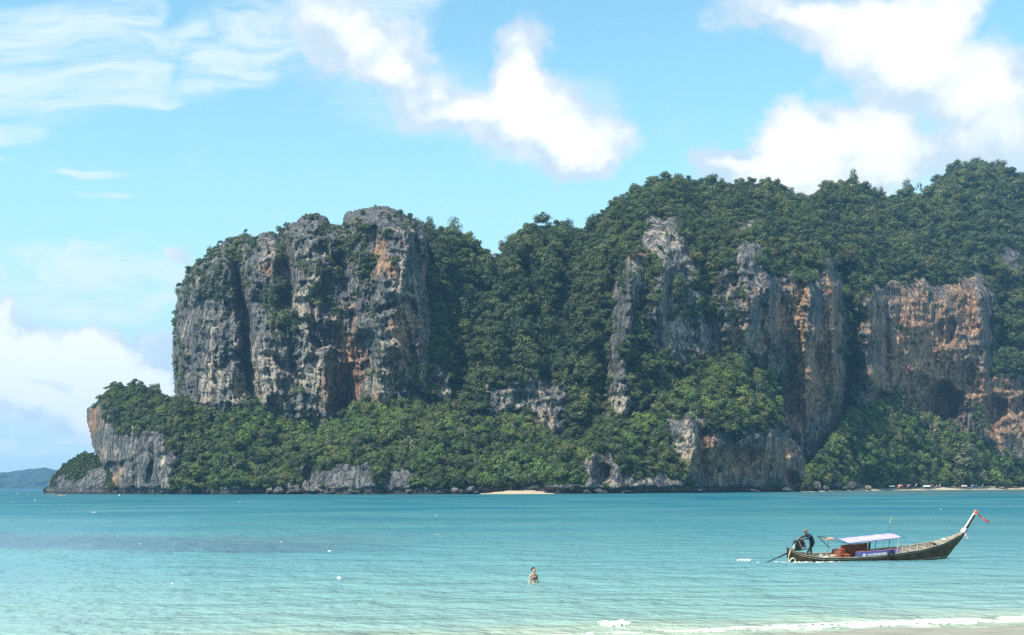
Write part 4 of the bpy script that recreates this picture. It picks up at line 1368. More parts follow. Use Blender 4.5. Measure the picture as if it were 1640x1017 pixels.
    for k, (dx, dz, y) in enumerate(((.16, -.42, -.10), (.24, -.36, -.12), (.05, -.40, -.11))):
        mb.tube([(13.08, y, 1.84), (13.08 + dx * .5, y - .03, 1.84 + dz * .55), (13.08 + dx, y - .02, 1.84 + dz)], [.03, .035, .02], 5)
    mb.build('ribbon', PINKPALE, b)
    MB().ball((13.32, -.14, 1.47), .045).build('ribbon_end', WHITEP, b)
    # odds and ends on the foredeck
    mb = MB()
    mb.tube([(11.7, .1, 1.40), (12.05, .12, 1.68)], .018, 5)
    mb.tube([(12.05, .12, 1.68), (12.25, .12, 1.62)], .018, 5)
    mb.build('anchor', BLUEH, b)
    MB().torus((11.55, -.05, 1.36), .17, .03, 'z').torus((11.57, -.04, 1.41), .13, .03, 'z').build('rope_coil', ROPE, b, True)

    # canopy: canvas on a thin frame, sloping up towards the bow
    c0x, c1x, hw = 3.85, 7.80, .72
    ztop = lambda x: 1.40 + (x - c0x) * (.31 / (c1x - c0x))
    vs, fs = [], []
    ny, nx = 9, 16
    for i in range(nx + 1):
        x = c0x + (c1x - c0x) * i / nx
        for j in range(ny + 1):
            f = j / ny * 2 - 1
            z = ztop(x) + .05 * (1 - f * f) - .015 * (1 - math.cos(i / nx * 8 * math.pi)) * .5
            vs.append((x + .02 * f, f * hw, z))
    N0 = len(vs)
    vs += [(v[0], v[1], v[2] - .012) for v in vs[:N0]]
    for i in range(nx):
        for j in range(ny):
            a = i * (ny + 1) + j
            q = (a, a + ny + 1, a + ny + 2, a + 1)
            fs.append(q)
            fs.append(tuple(N0 + k for k in q[::-1]))
    can = MB().add(vs, fs).build('canopy', PURPLE, b, True)
    for sy in (-1, 1):
        MB().tube([(c0x - 1.4 if sy > 0 else c0x - .05, sy * hw, ztop(c0x) - .02 + (.22 if sy > 0 else 0)), (c0x, sy * hw, ztop(c0x) - .02), (c1x + .25, sy * (hw + .02), ztop(c1x))], .016, 5).build('canopy_rail', DARKM, b)
    for x in (c0x, 5.1, 6.4, c1x):
        MB().tube([(x, -hw, ztop(x) - .02), (x, 0, ztop(x) + .02), (x, hw, ztop(x) - .02)], .014, 5).build('canopy_hoop', DARKM, b)
    for x in (4.65, 5.5, 6.9, 7.55):
        for sy in (-1, 1):
            MB().tube([(x, sy * (hw + .02), ztop(x) - .02), (x, sy * (beam(x) - .06), sheer(x))], .014 if x != 6.9 else .02, 5).build('canopy_post', DARKM if x < 7.2 else RIBW, b)
    for (p, q) in (((2.45, hw, 1.60), (3.42, hw - .02, .80)), ((c0x - .02, -hw, ztop(c0x) - .02), (4.45, -hw + .02, .86)), ((2.45, hw, 1.60), (3.0, -.4, 1.52)), ((3.0, -.4, 1.52), (c0x, -hw, 1.38)),
                   ((2.62, -.45, .55), (2.62, -.35, 1.50))):
        MB().tube([p, q], .026 if q[2] < 1 else .015, 6).build('stay', DARKM, b)
    MB().box((2.95, .1, 1.53), (.6, .5, .05), ry=R(-4)).build('folded_cover', CANVAS, b)
    # lettering on the canopy's near slope
    def lettering(name, txt, size, M, m_, parent, font_ext=.002, depth=.003):
        cu = bpy.data.curves.new(name, 'FONT')
        cu.body = txt
        cu.size = size
        cu.extrude = depth
        cu.offset = .006
        cu.align_x = 'CENTER'
        cu.align_y = 'CENTER'
        cu.resolution_u = 2
        cu.materials.append(m_)
        o = bpy.data.objects.new(name, cu)
        COL.objects.link(o)
        bpy.context.view_layer.update()
        me = bpy.data.meshes.new_from_object(o.evaluated_get(bpy.context.evaluated_depsgraph_get()))
        bpy.data.objects.remove(o)
        o = link(bpy.data.objects.new(name, me), parent)
        o.matrix_local = M
        return o
    sl = math.atan2(.31, c1x - c0x)
    M = Matrix.Translation((5.75, -.30, ztop(5.75) + .068)) @ Matrix.Rotation(-sl, 4, 'Y') @ Matrix.Rotation(R(5), 4, 'X')
    M = M @ Matrix.Diagonal((1.0, 1.9, 1.0, 1.0))
    lettering('canopy_lettering', 'I Love SCB', .36, M, WHITEP, can)
    # flag pole
    MB().tube([(7.55, .3, 1.60), (7.52, .3, 2.35), (7.50, .3, 2.98)], .009, 5).build('flag_pole', DARKM, b)
    MB().box((7.53, .3, 2.60), (.06, .02, .28), ry=.08).box((7.56, .3, 2.84), (.05, .02, .12)).build('flag', FLAGY, b)
    # orange box seats and backrests
    MB().box((3.55, -.02, .47), (.22, .95, .60)).box((3.95, .30, .50), (.5, .4, .60)).build('engine_side_locker', ORANGE, b)
    MB().box((4.05, -.28, .36), (.50, .35, .40)).build('locker_front', ORANGE, b)
    for i, x in enumerate((4.35, 4.85, 5.35, 5.85)):
        MB().box((x, .50, .78 + i * .035), (.47, .10, .46), ry=-.07, rx=R(-8)).build('seat_back', ORANGE, b)
        MB().box((x, .28, .48 + i * .03), (.46, .42, .09), ry=-.07).build('seat_cushion', ORANGE, b)
    MB().box((6.25, .50, .93), (.10, .12, .46)).build('seat_end', HULL, b)
    MB().box((5.35, .50, 1.07), (.9, .12, .05), ry=-.07).build('pale_towel', PINKPALE, b)
    # banner along the near rail
    y0 = -.80
    bx0, bx1 = 4.45, 7.70
    vs = []
    zt0, zt1 = .80, .97
    n = 14
    for i in range(n + 1):
        x = bx0 + (bx1 - bx0) * i / n
        yb = -(beam(x) - .015)
        zb = sheer(x) + .03
        zt = zt0 + (zt1 - zt0) * i / n + .02 * math.sin(i * 1.3)
        vs += [(x, yb, zb), (x, yb + .02, zt), (x, yb + .045, zt), (x, yb + .03, zb)]
    fs = []
    for i in range(n):
        for j in range(4):
            fs.append((i * 4 + j, (i + 1) * 4 + j, (i + 1) * 4 + (j + 1) % 4, i * 4 + (j + 1) % 4))
    fs += [(0, 1, 2, 3), (n * 4 + 3, n * 4 + 2, n * 4 + 1, n * 4)]
    ban = MB().add(vs, fs).build('banner', VIOLET, b)
    mb = MB()
    for i in range(n):
        a, c_ = vs[i * 4 + 1], vs[(i + 1) * 4 + 1]
        mb.tube([(a[0], a[1] + .02, a[2] + .012), (c_[0], c_[1] + .02, c_[2] + .012)], .013, 5)
    mb.build('banner_rail', REDTIP, b)
    def face_m(x, z):
        yb = -(beam(x) - .015) - .006
        tilt = math.atan2(.33, 3.25) * .55
        return Matrix.Translation((x, yb + .004, z)) @ Matrix.Rotation(-tilt * .95, 4, 'Y') @ Matrix.Rotation(R(90), 4, 'X')
    lettering('banner_lettering', 'ธนาคารไทยพาณิชย์', .185, face_m(6.0, .66), WHITEP, ban, depth=.004)
    MB().box((5.05, -.845, .60), (.20, .012, .19), ry=-.05).build('white_emblem_panel', WHITEP, ban)
    MB().torus((5.06, -.858, .60), .055, .014, 'y', 14, 5).build('emblem_ring', FLAGY, ban)
    mb = MB()
    mb.add([(4.62, -.855, .80), (5.0, -.862, .50), (4.86, -.862, .49), (4.52, -.855, .74)], [(0, 3, 2, 1)])
    mb.build('dark_flash', BLUEH, ban)
    # black tyre hung over the rail
    MB().torus((7.0, -.905, .70), .20, .055, 'y', 20, 8).build('fender_tyre', RUBBER, b, True)
    MB().torus((7.50, -.86, .80), .10, .018, 'y', 16, 6).build('fender_ring', PINKPALE, b, True)
    # coiled ring of pale rope at the stern, line hanging down
    MB().torus((.12, -.42, .22), .19, .045, 'y', 20, 7).build('stern_ring', ROPE, b, True)
    MB().tube([(.0, -.28, .95), (-.14, -.36, .6), (-.16, -.38, .25), (-.06, -.42, .0), (.08, -.44, -.02)], .028, 5).build('stern_rope', ROPE, b, True)
    # sack and odd gear behind the seats
    MB().ball((3.05, -.42, .50), .2, sq=(1.3, .9, .55)).build('sack', CANVAS, b, True)
    MB().box((2.5, -.45, .46), (.35, .12, .05)).box((2.35, -.1, .48), (.06, .06, .2)).build('loose_gear', WHITEP, b)

    # engine on its swivel post with the long propeller shaft
    e = MB()
    e.box((.78, 0, 1.22), (.44, .34, .30)).box((.84, 0, 1.45), (.30, .24, .20)).box((.70, .02, 1.08), (.5, .28, .12), ry=.15)
    eng = e.build('engine', GREASE, b)
    MB().torus((1.02, .0, 1.25), .17, .035, 'x', 16, 6).tube([(.98, 0, 1.25), (1.08, 0, 1.25)], .16, 12).build('flywheel', DARKM, eng, True)
    MB().tube([(.52, -.1, 1.42), (.42, -.12, 1.50), (.30, -.12, 1.42), (.26, -.12, 1.22)], [.06, .065, .06, .05], 8).build('exhaust', GREASE, eng)
    MB().ball((.40, -.12, 1.48), .10, sq=(1, 1, .9)).build('air_filter', HULL, eng, True)
    MB().tube([(.25, -.16, 1.02), (.33, -.16, 1.25)], .035, 6).build('white_hose', WHITEP, eng)
    for k, (x, z) in enumerate(((.70, 1.56), (.82, 1.58), (.94, 1.54))):
        MB().tube([(x, -.06, z - .06), (x + .01, -.07, z + .03)], .035, 7).build('cylinder_head', DARKM, eng)
    MB().box((1.18, -.05, 1.10), (.10, .10, .12)).build('battery_box', BLUEH, eng)
    MB().tube([(.62, -.18, 1.45), (.80, -.20, 1.1), (1.0, -.18, 1.02)], .012, 5).build('fuel_line', ROPE, eng)
    MB().tube([(.30, 0, .50), (.42, 0, .80), (.62, 0, 1.05)], [.09, .075, .06], 8).build('swivel_post', HULL, b)
    MB().box((.42, 0, .86), (.9, .18, .13), ry=R(-19)).build('engine_bed', HULL, b)
    MB().tube([(.35, -.02, .92), (1.0, -.05, 1.02), (1.62, -.10, 1.12)], [.05, .03, .022], 6).build('tiller', RAIL, b)
    MB().tube([(.35, .02, .86), (.85, .02, .84), (1.35, .02, .93)], [.07, .05, .03], 6).build('engine_cradle_arm', HULL, b)
    MB().tube([(.3, 0, .82), (-.35, 0, .55), (-1.05, 0, .26), (-1.85, 0, -.06)], [.05, .045, .035, .03], 7).build('propeller_shaft', DARKM, b)
    MB().box((-.35, 0, .52), (.75, .05, .07), ry=R(-22)).build('shaft_fin', BLUEH, b)
    mb = MB()
    for k in range(3):
        a = k * 2.094
        mb.box((-1.88, .10 * math.cos(a), -.07 + .10 * math.sin(a)), (.02, .09, .09), rx=a)
    mb.build('propeller', DARKM, b)
    return b, Mx


boat, BM = longtail()


# ------------------------------------------------------------------ people
def skin_mesh(name, verts, edges, radii, m_, parent=None, root=0, sub=2):
    me = bpy.data.meshes.new(name + '_cage')
    me.from_pydata([tuple(v) for v in verts], edges, [])
    o = bpy.data.objects.new(name + '_cage', me)
    COL.objects.link(o)
    md = o.modifiers.new('skin', 'SKIN')
    md.use_smooth_shade = True
    for i, d in enumerate(me.skin_vertices[0].data):
        r_ = radii[i]
        d.radius = (r_, r_) if not isinstance(r_, tuple) else r_
        d.use_root = (i == root)
    sb = o.modifiers.new('sub', 'SUBSURF')
    sb.levels = sub
    sb.render_levels = sub
    bpy.context.view_layer.update()
    dg = bpy.context.evaluated_depsgraph_get()
    m2 = bpy.data.meshes.new_from_object(o.evaluated_get(dg))
    m2.name = name
    m2.materials.clear()
    m2.materials.append(m_)
    bpy.data.objects.remove(o)
    bpy.data.meshes.remove(me)
    return link(bpy.data.objects.new(name, m2), parent)


def chain(pts, rs, store):
    """append a chain to (verts, edges, radii); first element may be an index of an existing vertex"""
    V_, E_, R_ = store
    prev = None
    out = []
    for p, r_ in zip(pts, rs):
        if isinstance(p, int):
            prev = p
            out.append(p)
            continue
        V_.append(Vector(p))
        R_.append(r_)
        i = len(V_) - 1
        if prev is not None:
            E_.append((prev, i))
        prev = i
        out.append(i)
    return out


def fingers(mb_store, wrist, direc, side, up, curl=0.5, s=1.0):
    """a palm with four unequal bent fingers and a thumb, as skinned chains rooted in the palm"""
    V_, E_, R_ = mb_store
    d = Vector(direc).normalized()
    u = Vector(up).normalized()
    sd_ = Vector(side).normalized()
    w = wrist
    base = V_[w]
    palm = chain([w, base + d * .05 * s, base + d * .09 * s], [0, (.038 * s), (.036 * s)], mb_store)
    p = V_[palm[-1]]
    for k, (off, ln) in enumerate(((-.030, .062), (-.010, .075), (.010, .070), (.030, .055))):
        a = p + sd_ * off * s + d * .012 * s
        b_ = a + (d * math.cos(curl) + u * math.sin(curl)) * ln * .5 * s
        c_ = b_ + (d * math.cos(curl * 2.2) + u * math.sin(curl * 2.2)) * ln * .5 * s
        chain([palm[-1], a, b_, c_], [0, .0095 * s, .009 * s, .007 * s], mb_store)
    a = V_[palm[1]] + sd_ * (-.035) * s
    chain([palm[1], a, a + (d * .6 - sd_ * .5 + u * .4) * .04 * s, a + (d * .9 - sd_ * .3 + u * .7) * .065 * s], [0, .012 * s, .011 * s, .008 * s], mb_store)


def steersman():
    # placed in the boat's stern, bent forward over the engine; local frame of the boat (x to the bow)
    root = empty('person', BM @ Matrix.Translation((1.33, -.05, .44)) @ Matrix.Diagonal((1.1, 1.15, 1.06, 1.0)))
    tag(root, 'steersman in dark long-sleeved clothes and grey cap bending over the engine at the stern', 'person')
    st = ([], [], [])
    pel = chain([(.30, 0, .76), (.27, 0, .95), (.17, 0, 1.12), (.06, 0, 1.27), (-.06, 0, 1.36), (-.14, -.0, 1.42)], [.085, .08, .095, .09, .070, .066], st)
    # head continues the neck
    hd = chain([pel[-1], (-.19, 0, 1.49), (-.215, 0, 1.57), (-.22, 0, 1.62)], [0, .105, .115, .08], st)
    arms = []
    # far arm and near arm both reach to the engine / tiller
    for sy, elbow, wrist in ((-1, (-.20, -.25, 1.13), (-.42, -.17, 1.12)), (1, (-.22, .23, 1.16), (-.46, .14, 1.10))):
        a = chain([pel[3], (.03, sy * .17, 1.28), (-.04, sy * .22, 1.22), elbow, ((elbow[0] + wrist[0]) / 2, (elbow[1] + wrist[1]) / 2, (elbow[2] + wrist[2]) / 2 + .01), wrist], [0, .045, .040, .034, .036, .030], st)
        arms.append(a)
        fingers(st, a[-1], (-1, 0, -.15), (0, sy, 0), (0, 0, -1), .6)
    for sy, knee, ank in ((-1, (.02, -.12, .43), (-.08, -.13, .06)), (1, (.31, .13, .41), (.38, .14, .06))):
        a = chain([pel[0], (.27 if sy > 0 else .22, sy * .10, .70), ((knee[0] + .26) / 2, sy * .11, .57), knee, ((knee[0] + ank[0]) / 2, sy * .13, .26), ank, (ank[0] - .10, ank[1], .035), (ank[0] - .17, ank[1], .03)],
                  [0, .060, .055, .042, .036, .034, .038, .026], st)
    body = skin_mesh('body', st[0], st[1], st[2], SKIN_D, root, sub=1)
    # shirt
    sh = ([], [], [])
    t = chain([(.29, 0, .72), (.29, 0, .86), (.25, 0, 1.0), (.15, 0, 1.15), (.05, 0, 1.285), (-.05, 0, 1.365)], [.165, .160, .155, .165, .160, .10], sh)
    for sy, elbow, wrist in ((-1, (-.20, -.25, 1.13), (-.40, -.175, 1.12)), (1, (-.22, .23, 1.16), (-.44, .145, 1.105))):
        chain([t[4], (.03, sy * .17, 1.28), (-.04, sy * .22, 1.22), elbow, wrist], [0, .085, .073, .060, .045], sh)
    skin_mesh('shirt', sh[0], sh[1], sh[2], NAVY, root, sub=1)
    tr = ([], [], [])
    t = chain([(.28, 0, .98), (.29, 0, .86), (.30, 0, .76)], [.165, .170, .165], tr)
    for sy, knee, ank in ((-1, (.02, -.12, .43), (-.08, -.13, .12)), (1, (.31, .13, .41), (.38, .14, .12))):
        chain([t[2], (.28 if sy > 0 else .22, sy * .10, .66), knee, ank], [0, .098, .070, .054], tr)
    skin_mesh('trousers', tr[0], tr[1], tr[2], NAVYT, root, sub=1)
    # head details
    hc = Vector((-.215, 0, 1.575))
    MB().ball(hc + Vector((.012, 0, .045)), .112, 12, 8, (1.08, .95, .72)).box(hc + Vector((-.12, 0, .02)), (.12, .13, .015), ry=R(-25)).build('cap', CAPG, root, True)
    MB().tube([hc + Vector((-.085, 0, -.01)), hc + Vector((-.115, 0, -.035))], [.016, .013], 5).build('nose', SKIN_D, root)
    for sy in (-1, 1):
        MB().ball(hc + Vector((.0, sy * .086, -.02)), .022, 6, 5, (1, .4, 1.3)).build('ear', SKIN_D, root)
        MB().ball(hc + Vector((-.082, sy * .032, .005)), .010, 6, 4).build('eye', RUBBER, root)
    return root


steersman()


def bather():
    Y = 5.0 * F / (935.5 - hor(855))
    u, v = uv(855, 935.5)
    M = Matrix.Translation((u * Y, Y, 0)) @ Matrix.Rotation(R(36), 4, 'Z') @ Matrix.Diagonal((1.1, 1.1, 1.1, 1.0))      # faces the camera's right; local +x to her left... front is -y
    root = empty('person', M)
    tag(root, 'dark-haired woman in a bikini standing waist deep in the sea', 'person')
    Z = -.98           # her feet are under water
    st = ([], [], [])
    H = lambda z: z + Z
    t = chain([(0, 0, H(.92)), (0, .01, H(1.03)), (0, .015, H(1.15)), (0, 0, H(1.28)), (0, .01, H(1.41)), (0, .015, H(1.46)), (0, .0, H(1.505))],
              [(.150, .105), (.118, .085), (.112, .082), (.140, .10), (.11, .075), .060, .055], st)
    chain([t[-1], (0, -.012, H(1.575)), (0, -.010, H(1.66)), (0, 0, H(1.71))], [0, (.086, .098), (.092, .108), (.07, .08)], st)
    for sx, el, wr in ((-1, (-.27, .02, H(1.15)), (-.33, -.08, H(.98))), (1, (.25, .06, H(1.15)), (.31, -.02, H(.98)))):
        a = chain([t[4], (sx * .10, .01, H(1.415)), (sx * .180, .01, H(1.395)), (sx * .215, .015, H(1.27)), el, ((el[0] + wr[0]) / 2, (el[1] + wr[1]) / 2, (el[2] + wr[2]) / 2), wr], [0, .055, .052, .043, .036, .033, .024], st)
        fingers(st, a[-1], (sx * .25, -.45, -.8), (sx, 0, 0), (-sx * .5, -.2, .2), .35, .9)
    for sx in (-1, 1):
        chain([t[0], (sx * .09, 0, H(.80)), (sx * .095, 0, H(.62)), (sx * .09, 0, H(.46)), (sx * .09, .02, H(.26)), (sx * .09, .03, H(.07)), (sx * .1, -.08, H(.03))], [0, .092, .078, .055, .05, .034, .03], st)
    for sx in (-1, 1):      # chest
        chain([t[3], (sx * .065, -.055, H(1.275)), (sx * .070, -.085, H(1.262))], [0, .052, .040], st)
    skin_mesh('body', st[0], st[1], st[2], SKIN, root, sub=2)
    # hair: cap of hair and a bun at the back
    mb = MB()
    mb.ball((0, .022, H(1.685)), .100, 14, 10, (.92, 1.02, .90))
    mb.ball((0, .125, H(1.655)), .062, 10, 8, (.9, 1.1, .95))
    mb.ball((0, .165, H(1.625)), .045, 8, 6, (.8, 1.1, .9))
    mb.build('hair', HAIR, root, True)
    mb = MB()
    for sx in (-1, 1):
        mb.ball((sx * .072, -.102, H(1.262)), .052, 12, 8, (1.15, .48, .95))
        mb.tube([(sx * .075, -.12, H(1.29)), (sx * .055, -.07, H(1.40)), (sx * .035, .03, H(1.475))], .008, 5)
    n = 20
    pts = [(.139 * math.cos(a), .010 + .108 * math.sin(a), H(1.232)) for a in [k * 2 * math.pi / n for k in range(n + 1)]]
    mb.tube(pts, .011, 5, cap=False)
    mb.build('bikini_top', BIKINI, root, True)
    n = 20
    pts = [(.156 * math.cos(a), .0 + .112 * math.sin(a), H(.90)) for a in [k * 2 * math.pi / n for k in range(n + 1)]]
    MB().tube(pts, .03, 6, cap=False).build('bikini_bottom', BIKINI, root, True)
    MB().tube([(0, -.102, H(1.632)), (0, -.124, H(1.612)), (0, -.106, H(1.604))], [.008, .014, .010], 6).build('nose', SKIN, root, True)
    for sx in (-1, 1):
        MB().ball((sx * .034, -.103, H(1.640)), .013, 8, 5, (1.3, .5, .7)).build('eye', RUBBER, root)
    MB().ball((0, -.098, H(1.575)), .018, 8, 5, (1.4, .5, .5)).build('mouth', simple('lips', (.36, .10, .09)), root)
    for sx in (-1, 1):
        MB().ball((sx * .078, .0, H(1.625)), .020, 7, 5, (.4, .8, 1.3)).build('ear', SKIN, root)
    return root


bather()

# foam that the boat throws up, along its near side and behind
def boat_pt(x, y):
    p = BM @ Vector((x, y, 0))
    return p.x, p.y


for i, (x, y, lx, ly, th) in enumerate(((.25, -.62, 1.0, .5, .25), (.9, -.78, 1.1, .45, .25), (1.9, -.95, 1.3, .35, .4), (2.7, -1.02, .9, .35, .25), (3.2, -1.1, .5, .3, .4), (-.3, -.3, .8, .7, .4), (-.5, .3, 1.2, .5, .5), (-2.0, .1, .6, .5, .4))):
    cx, cy = boat_pt(x, y)
    foam_patch('wake_foam', cx, cy, lx, ly, 200 + i, thr=th + .08, hgt=.08, res=.03, rot=R(17), z0=.04)


# ------------------------------------------------------------------ boats drawn up at the far beach
def small_longtail(i, px, length, faces, hull_m, top_m, label, canopy=True, posts=1):
    Yd = float(yshore(px)) + (6 + 5 * (i % 3))
    u = (px - CX) / F
    z = .35 + 4.6 * (Yd - float(yshore(px))) / 46.0
    length *= 1.3
    o = empty('moored_boat', Matrix.Translation((u * Yd, Yd, z)) @ Matrix.Rotation(faces, 4, 'Z') @ Matrix.Rotation(R((i * 37 % 9) - 4), 4, 'X'))
    tag(o, label, 'boat', 'small boats along the far right beach')
    o.scale = (1, 1, 1.35)
    L = length
    vs, fs = [], []
    xs_ = np.linspace(0, 1, 12)
    for q in xs_:
        x = (q - .45) * L
        w = L * .085 * math.sin(min(1, q * 1.25 + .25) * math.pi * .5 if q < .6 else (1 - (q - .6) / .4 * .95) * math.pi / 2)
        top = .75 + .25 * (1 - q) ** 3 + 1.3 * max(0, q - .55) ** 1.6 * 2
        for f in (-1, -.75, 0, .75, 1):
            zz = top if abs(f) == 1 else (.1 if f else -.05) + max(0, q - .7) * 2.2
            vs.append((x, f * w, zz))
    for a in range(11):
        for j in range(4):
            fs.append((a * 5 + j, (a + 1) * 5 + j, (a + 1) * 5 + j + 1, a * 5 + j + 1))
    fs.append((0, 1, 2, 3, 4))
    MB().add(vs, fs).build('hull', hull_m, o)
    if posts:
        MB().tube([(L * .52, 0, 1.1), (L * .60, 0, 2.1), (L * .635, 0, 3.1)], [.22, .18, .14], 5).build('prow_post', WHITEP, o)
        MB().box((L * .625, 0, 2.5), (.45, .4, .5)).build('ribbon', PINK if i % 2 else PINKPALE, o)
    if canopy:
        MB().box((0, 0, 2.1), (L * .42, 1.9, .9), taper=.85).build('canopy', top_m, o)
        for sx in (-1, 1):
            for sy in (-1, 1):
                MB().tube([(sx * L * .2, sy * .85, .6), (sx * L * .2, sy * .85, 1.95)], .05, 4).build('canopy_post', DARKM, o)
    else:
        MB().box((-L * .05, 0, .85), (L * .3, 1.1, .5), taper=.8).build('load', top_m, o)
    return o


BOATS = [
    (1428, 9.5, .15, BLUEH, WHITEP, 'dark long-tail boat with white canopy, leftmost of the boats on the far beach', True, 1),
    (1441, 10, -.1, HULL, PINK, 'long-tail boat with red canopy, second from the left on the far beach', True, 1),
    (1454, 10, .1, HULL, RAIL, 'long-tail boat with pale canopy and tall white prow on the far beach', True, 1),
    (1484, 12, .05, BLUEH, WHITEP, 'dark long-tail boat with long white canopy alone in the middle of the far beach', True, 1),
    (1491, 11, .12, HULL, ORANGE, 'long-tail boat with orange-red canopy behind the long white-topped one', True, 1),
    (1528, 11, .0, HULL, RAIL, 'low brown boat without prow post under a tan cover on the far beach', False, 0),
    (1544, 10, .1, BLUEH, PINKPALE, 'blue-grey long-tail boat with pink canopy beside a twin on the far beach', True, 1),
    (1560, 11, .1, BLUEH, BLUEH, 'blue-grey long-tail boat with grey canopy right of the pink-topped one', True, 1),
    (1584, 10, 3.0, RAIL, FLAGY, 'pale boat with yellow cover drawn up high on the sand', False, 0),
    (1606, 15, .05, HULL, PINKPALE, 'largest brown boat with long pinkish cover on the bright sand', False, 0),
    (1626, 12, .1, HULL, RAIL, 'brown boat with tan cover, rightmost on the far beach', False, 0),
]
for i, (px, L_, fc_, hm, tm, lab, can_, po) in enumerate(BOATS):
    small_longtail(i, px, L_, fc_, hm, tm, lab, can_, po)


def umbrella(px, dy, label, m_):
    Yd = float(yshore(px)) + dy
    u = (px - CX) / F
    o = empty('beach_umbrella', Matrix.Translation((u * Yd, Yd, 4.6 * dy / 46.0)))
    tag(o, label, 'umbrella')
    MB().tube([(0, 0, -.3), (0, 0, 2.6)], .06, 5).build('pole', RIBW, o)
    n = 8
    vs = [(0, 0, 3.0)] + [(2.3 * math.cos(k * 2 * math.pi / n), 2.3 * math.sin(k * 2 * math.pi / n), 2.15) for k in range(n)]
    MB().add(vs, [(0, k + 1, (k + 1) % n + 1) for k in range(n)]).build('canopy', m_, o)


umbrella(1592, 38, 'pale yellow beach umbrella above the boats at the far right', FLAGY)
umbrella(1598, 33, 'white beach umbrella next to the yellow one at the far right', WHITEP)


# ---- kayaks, buoy, and a skiff off the left point
def kayak(px, py, label, m_, people=1, L=3.6, rz=.1):
    x, y = on_sea(px, py)
    o = empty('kayak', Matrix.Translation((x, y, .02)) @ Matrix.Rotation(rz, 4, 'Z'))
    tag(o, label, 'kayak')
    vs, fs = [], []
    for a in range(13):
        q = a / 12 * 2 - 1
        w = .42 * (1 - abs(q) ** 2.4) + .02
        zt = .30 + .18 * q * q
        for yy_, z in ((-w, zt - .05), (-w * .6, -.1), (w * .6, -.1), (w, zt - .05), (w * .5, zt + .04), (-w * .5, zt + .04)):
            vs.append((q * L / 2, yy_, z))
    for a in range(12):
        for j in range(6):
            fs.append((a * 6 + j, (a + 1) * 6 + j, (a + 1) * 6 + (j + 1) % 6, a * 6 + (j + 1) % 6))
    MB().add(vs, fs).build('hull', m_, o)
    MB().tube([(.3, -1.0, .75), (.3, 1.0, .55)], .025, 5).box((.3, -1.1, .76), (.04, .3, .16)).box((.3, 1.1, .54), (.04, .3, .16)).build('paddle', RIBW, o)
    for k in range(people):
        px_ = (-.55, .65)[k]
        Mp = o.matrix_world @ Matrix.Translation((px_, 0, .30))
        p = empty('person', Mp)
        tag(p, ('paddler in pale life vest in the front of the orange kayak', 'paddler in yellow life vest in the back of the orange kayak')[k], 'person')
        st = ([], [], [])
        t = chain([(0, 0, .08), (.0, 0, .3), (.02, 0, .48), (.02, 0, .58)], [.16, .14, .13, .06], st)
        chain([t[-1], (.03, 0, .70), (.03, 0, .78)], [0, .095, .085], st)
        for sy in (-1, 1):
            chain([t[2], (.03, sy * .18, .48), (.16, sy * .28, .34), (.30, sy * .30, .38)], [0, .06, .05, .035], st)
            chain([t[0], (.25, sy * .14, .16), (.55, sy * .15, .22), (.85, sy * .12, .06)], [0, .09, .065, .05], st)
        skin_mesh('body', st[0], st[1], st[2], SKIN_D, p, sub=1)
        MB().tube([(0, 0, .12), (0, 0, .3), (.02, 0, .5)], [.19, .18, .15], 8).build('life_vest', (WHITEP, FLAGY)[k], p)
        MB().ball((.02, 0, .80), .10, 8, 6, (1, 1, .7)).build('hair', HAIR, p, True)


kayak(99, 794.5, 'orange two-seat kayak with paddlers off the left point', KAYO, 2, 4.2)


def skiff():
    x, y = on_sea(80, 791.3)
    o = empty('skiff', Matrix.Translation((x, y, 0)) @ Matrix.Rotation(.05, 4, 'Z'))
    tag(o, 'low whitish skiff lying under the tip of the left rocky point', 'boat')
    vs, fs = [], []
    for a in range(10):
        q = a / 9
        w = .7 * math.sin(min(1, q * 1.4 + .4) * math.pi / 2) * (1 - max(0, q - .6) / .4 * .95)
        t_ = .45 + .35 * q * q
        for f in (-1, -.7, .7, 1):
            vs.append(((q - .5) * 6.5, f * w, t_ if abs(f) == 1 else -.15))
    for a in range(9):
        for j in range(3):
            fs.append((a * 4 + j, (a + 1) * 4 + j, (a + 1) * 4 + j + 1, a * 4 + j + 1))
    fs.append((0, 1, 2, 3))
    MB().add(vs, fs).build('hull', CANVAS, o)
    MB().box((-.6, 0, .35), (.3, 1.2, .05)).box((1.0, 0, .38), (.3, 1.0, .05)).build('thwart', WHITEP, o)
    MB().tube([(-3.4, 0, .75), (-3.4, 0, -.2)], [.16, .07], 6).build('outboard_motor', RUBBER, o)


skiff()


def buoy(px, py, m_, label):
    x, y = on_sea(px, py)
    o = empty('buoy', Matrix.Translation((x, y, 0)))
    tag(o, label, 'buoy')
    MB().ball((0, 0, .15), .45, 10, 8).build('float', m_, o, True)
    MB().tube([(0, 0, .5), (0, 0, 1.3)], .06, 5).ball((0, 0, 1.35), .14, 6, 5).build('marker', WHITEP, o)


buoy(28, 791.5, PINKPALE, 'pale pink mooring buoy at the far left edge of the sea')
buoy(191, 791.8 + 2, WHITEP, 'small white buoy in front of the rocky headland')


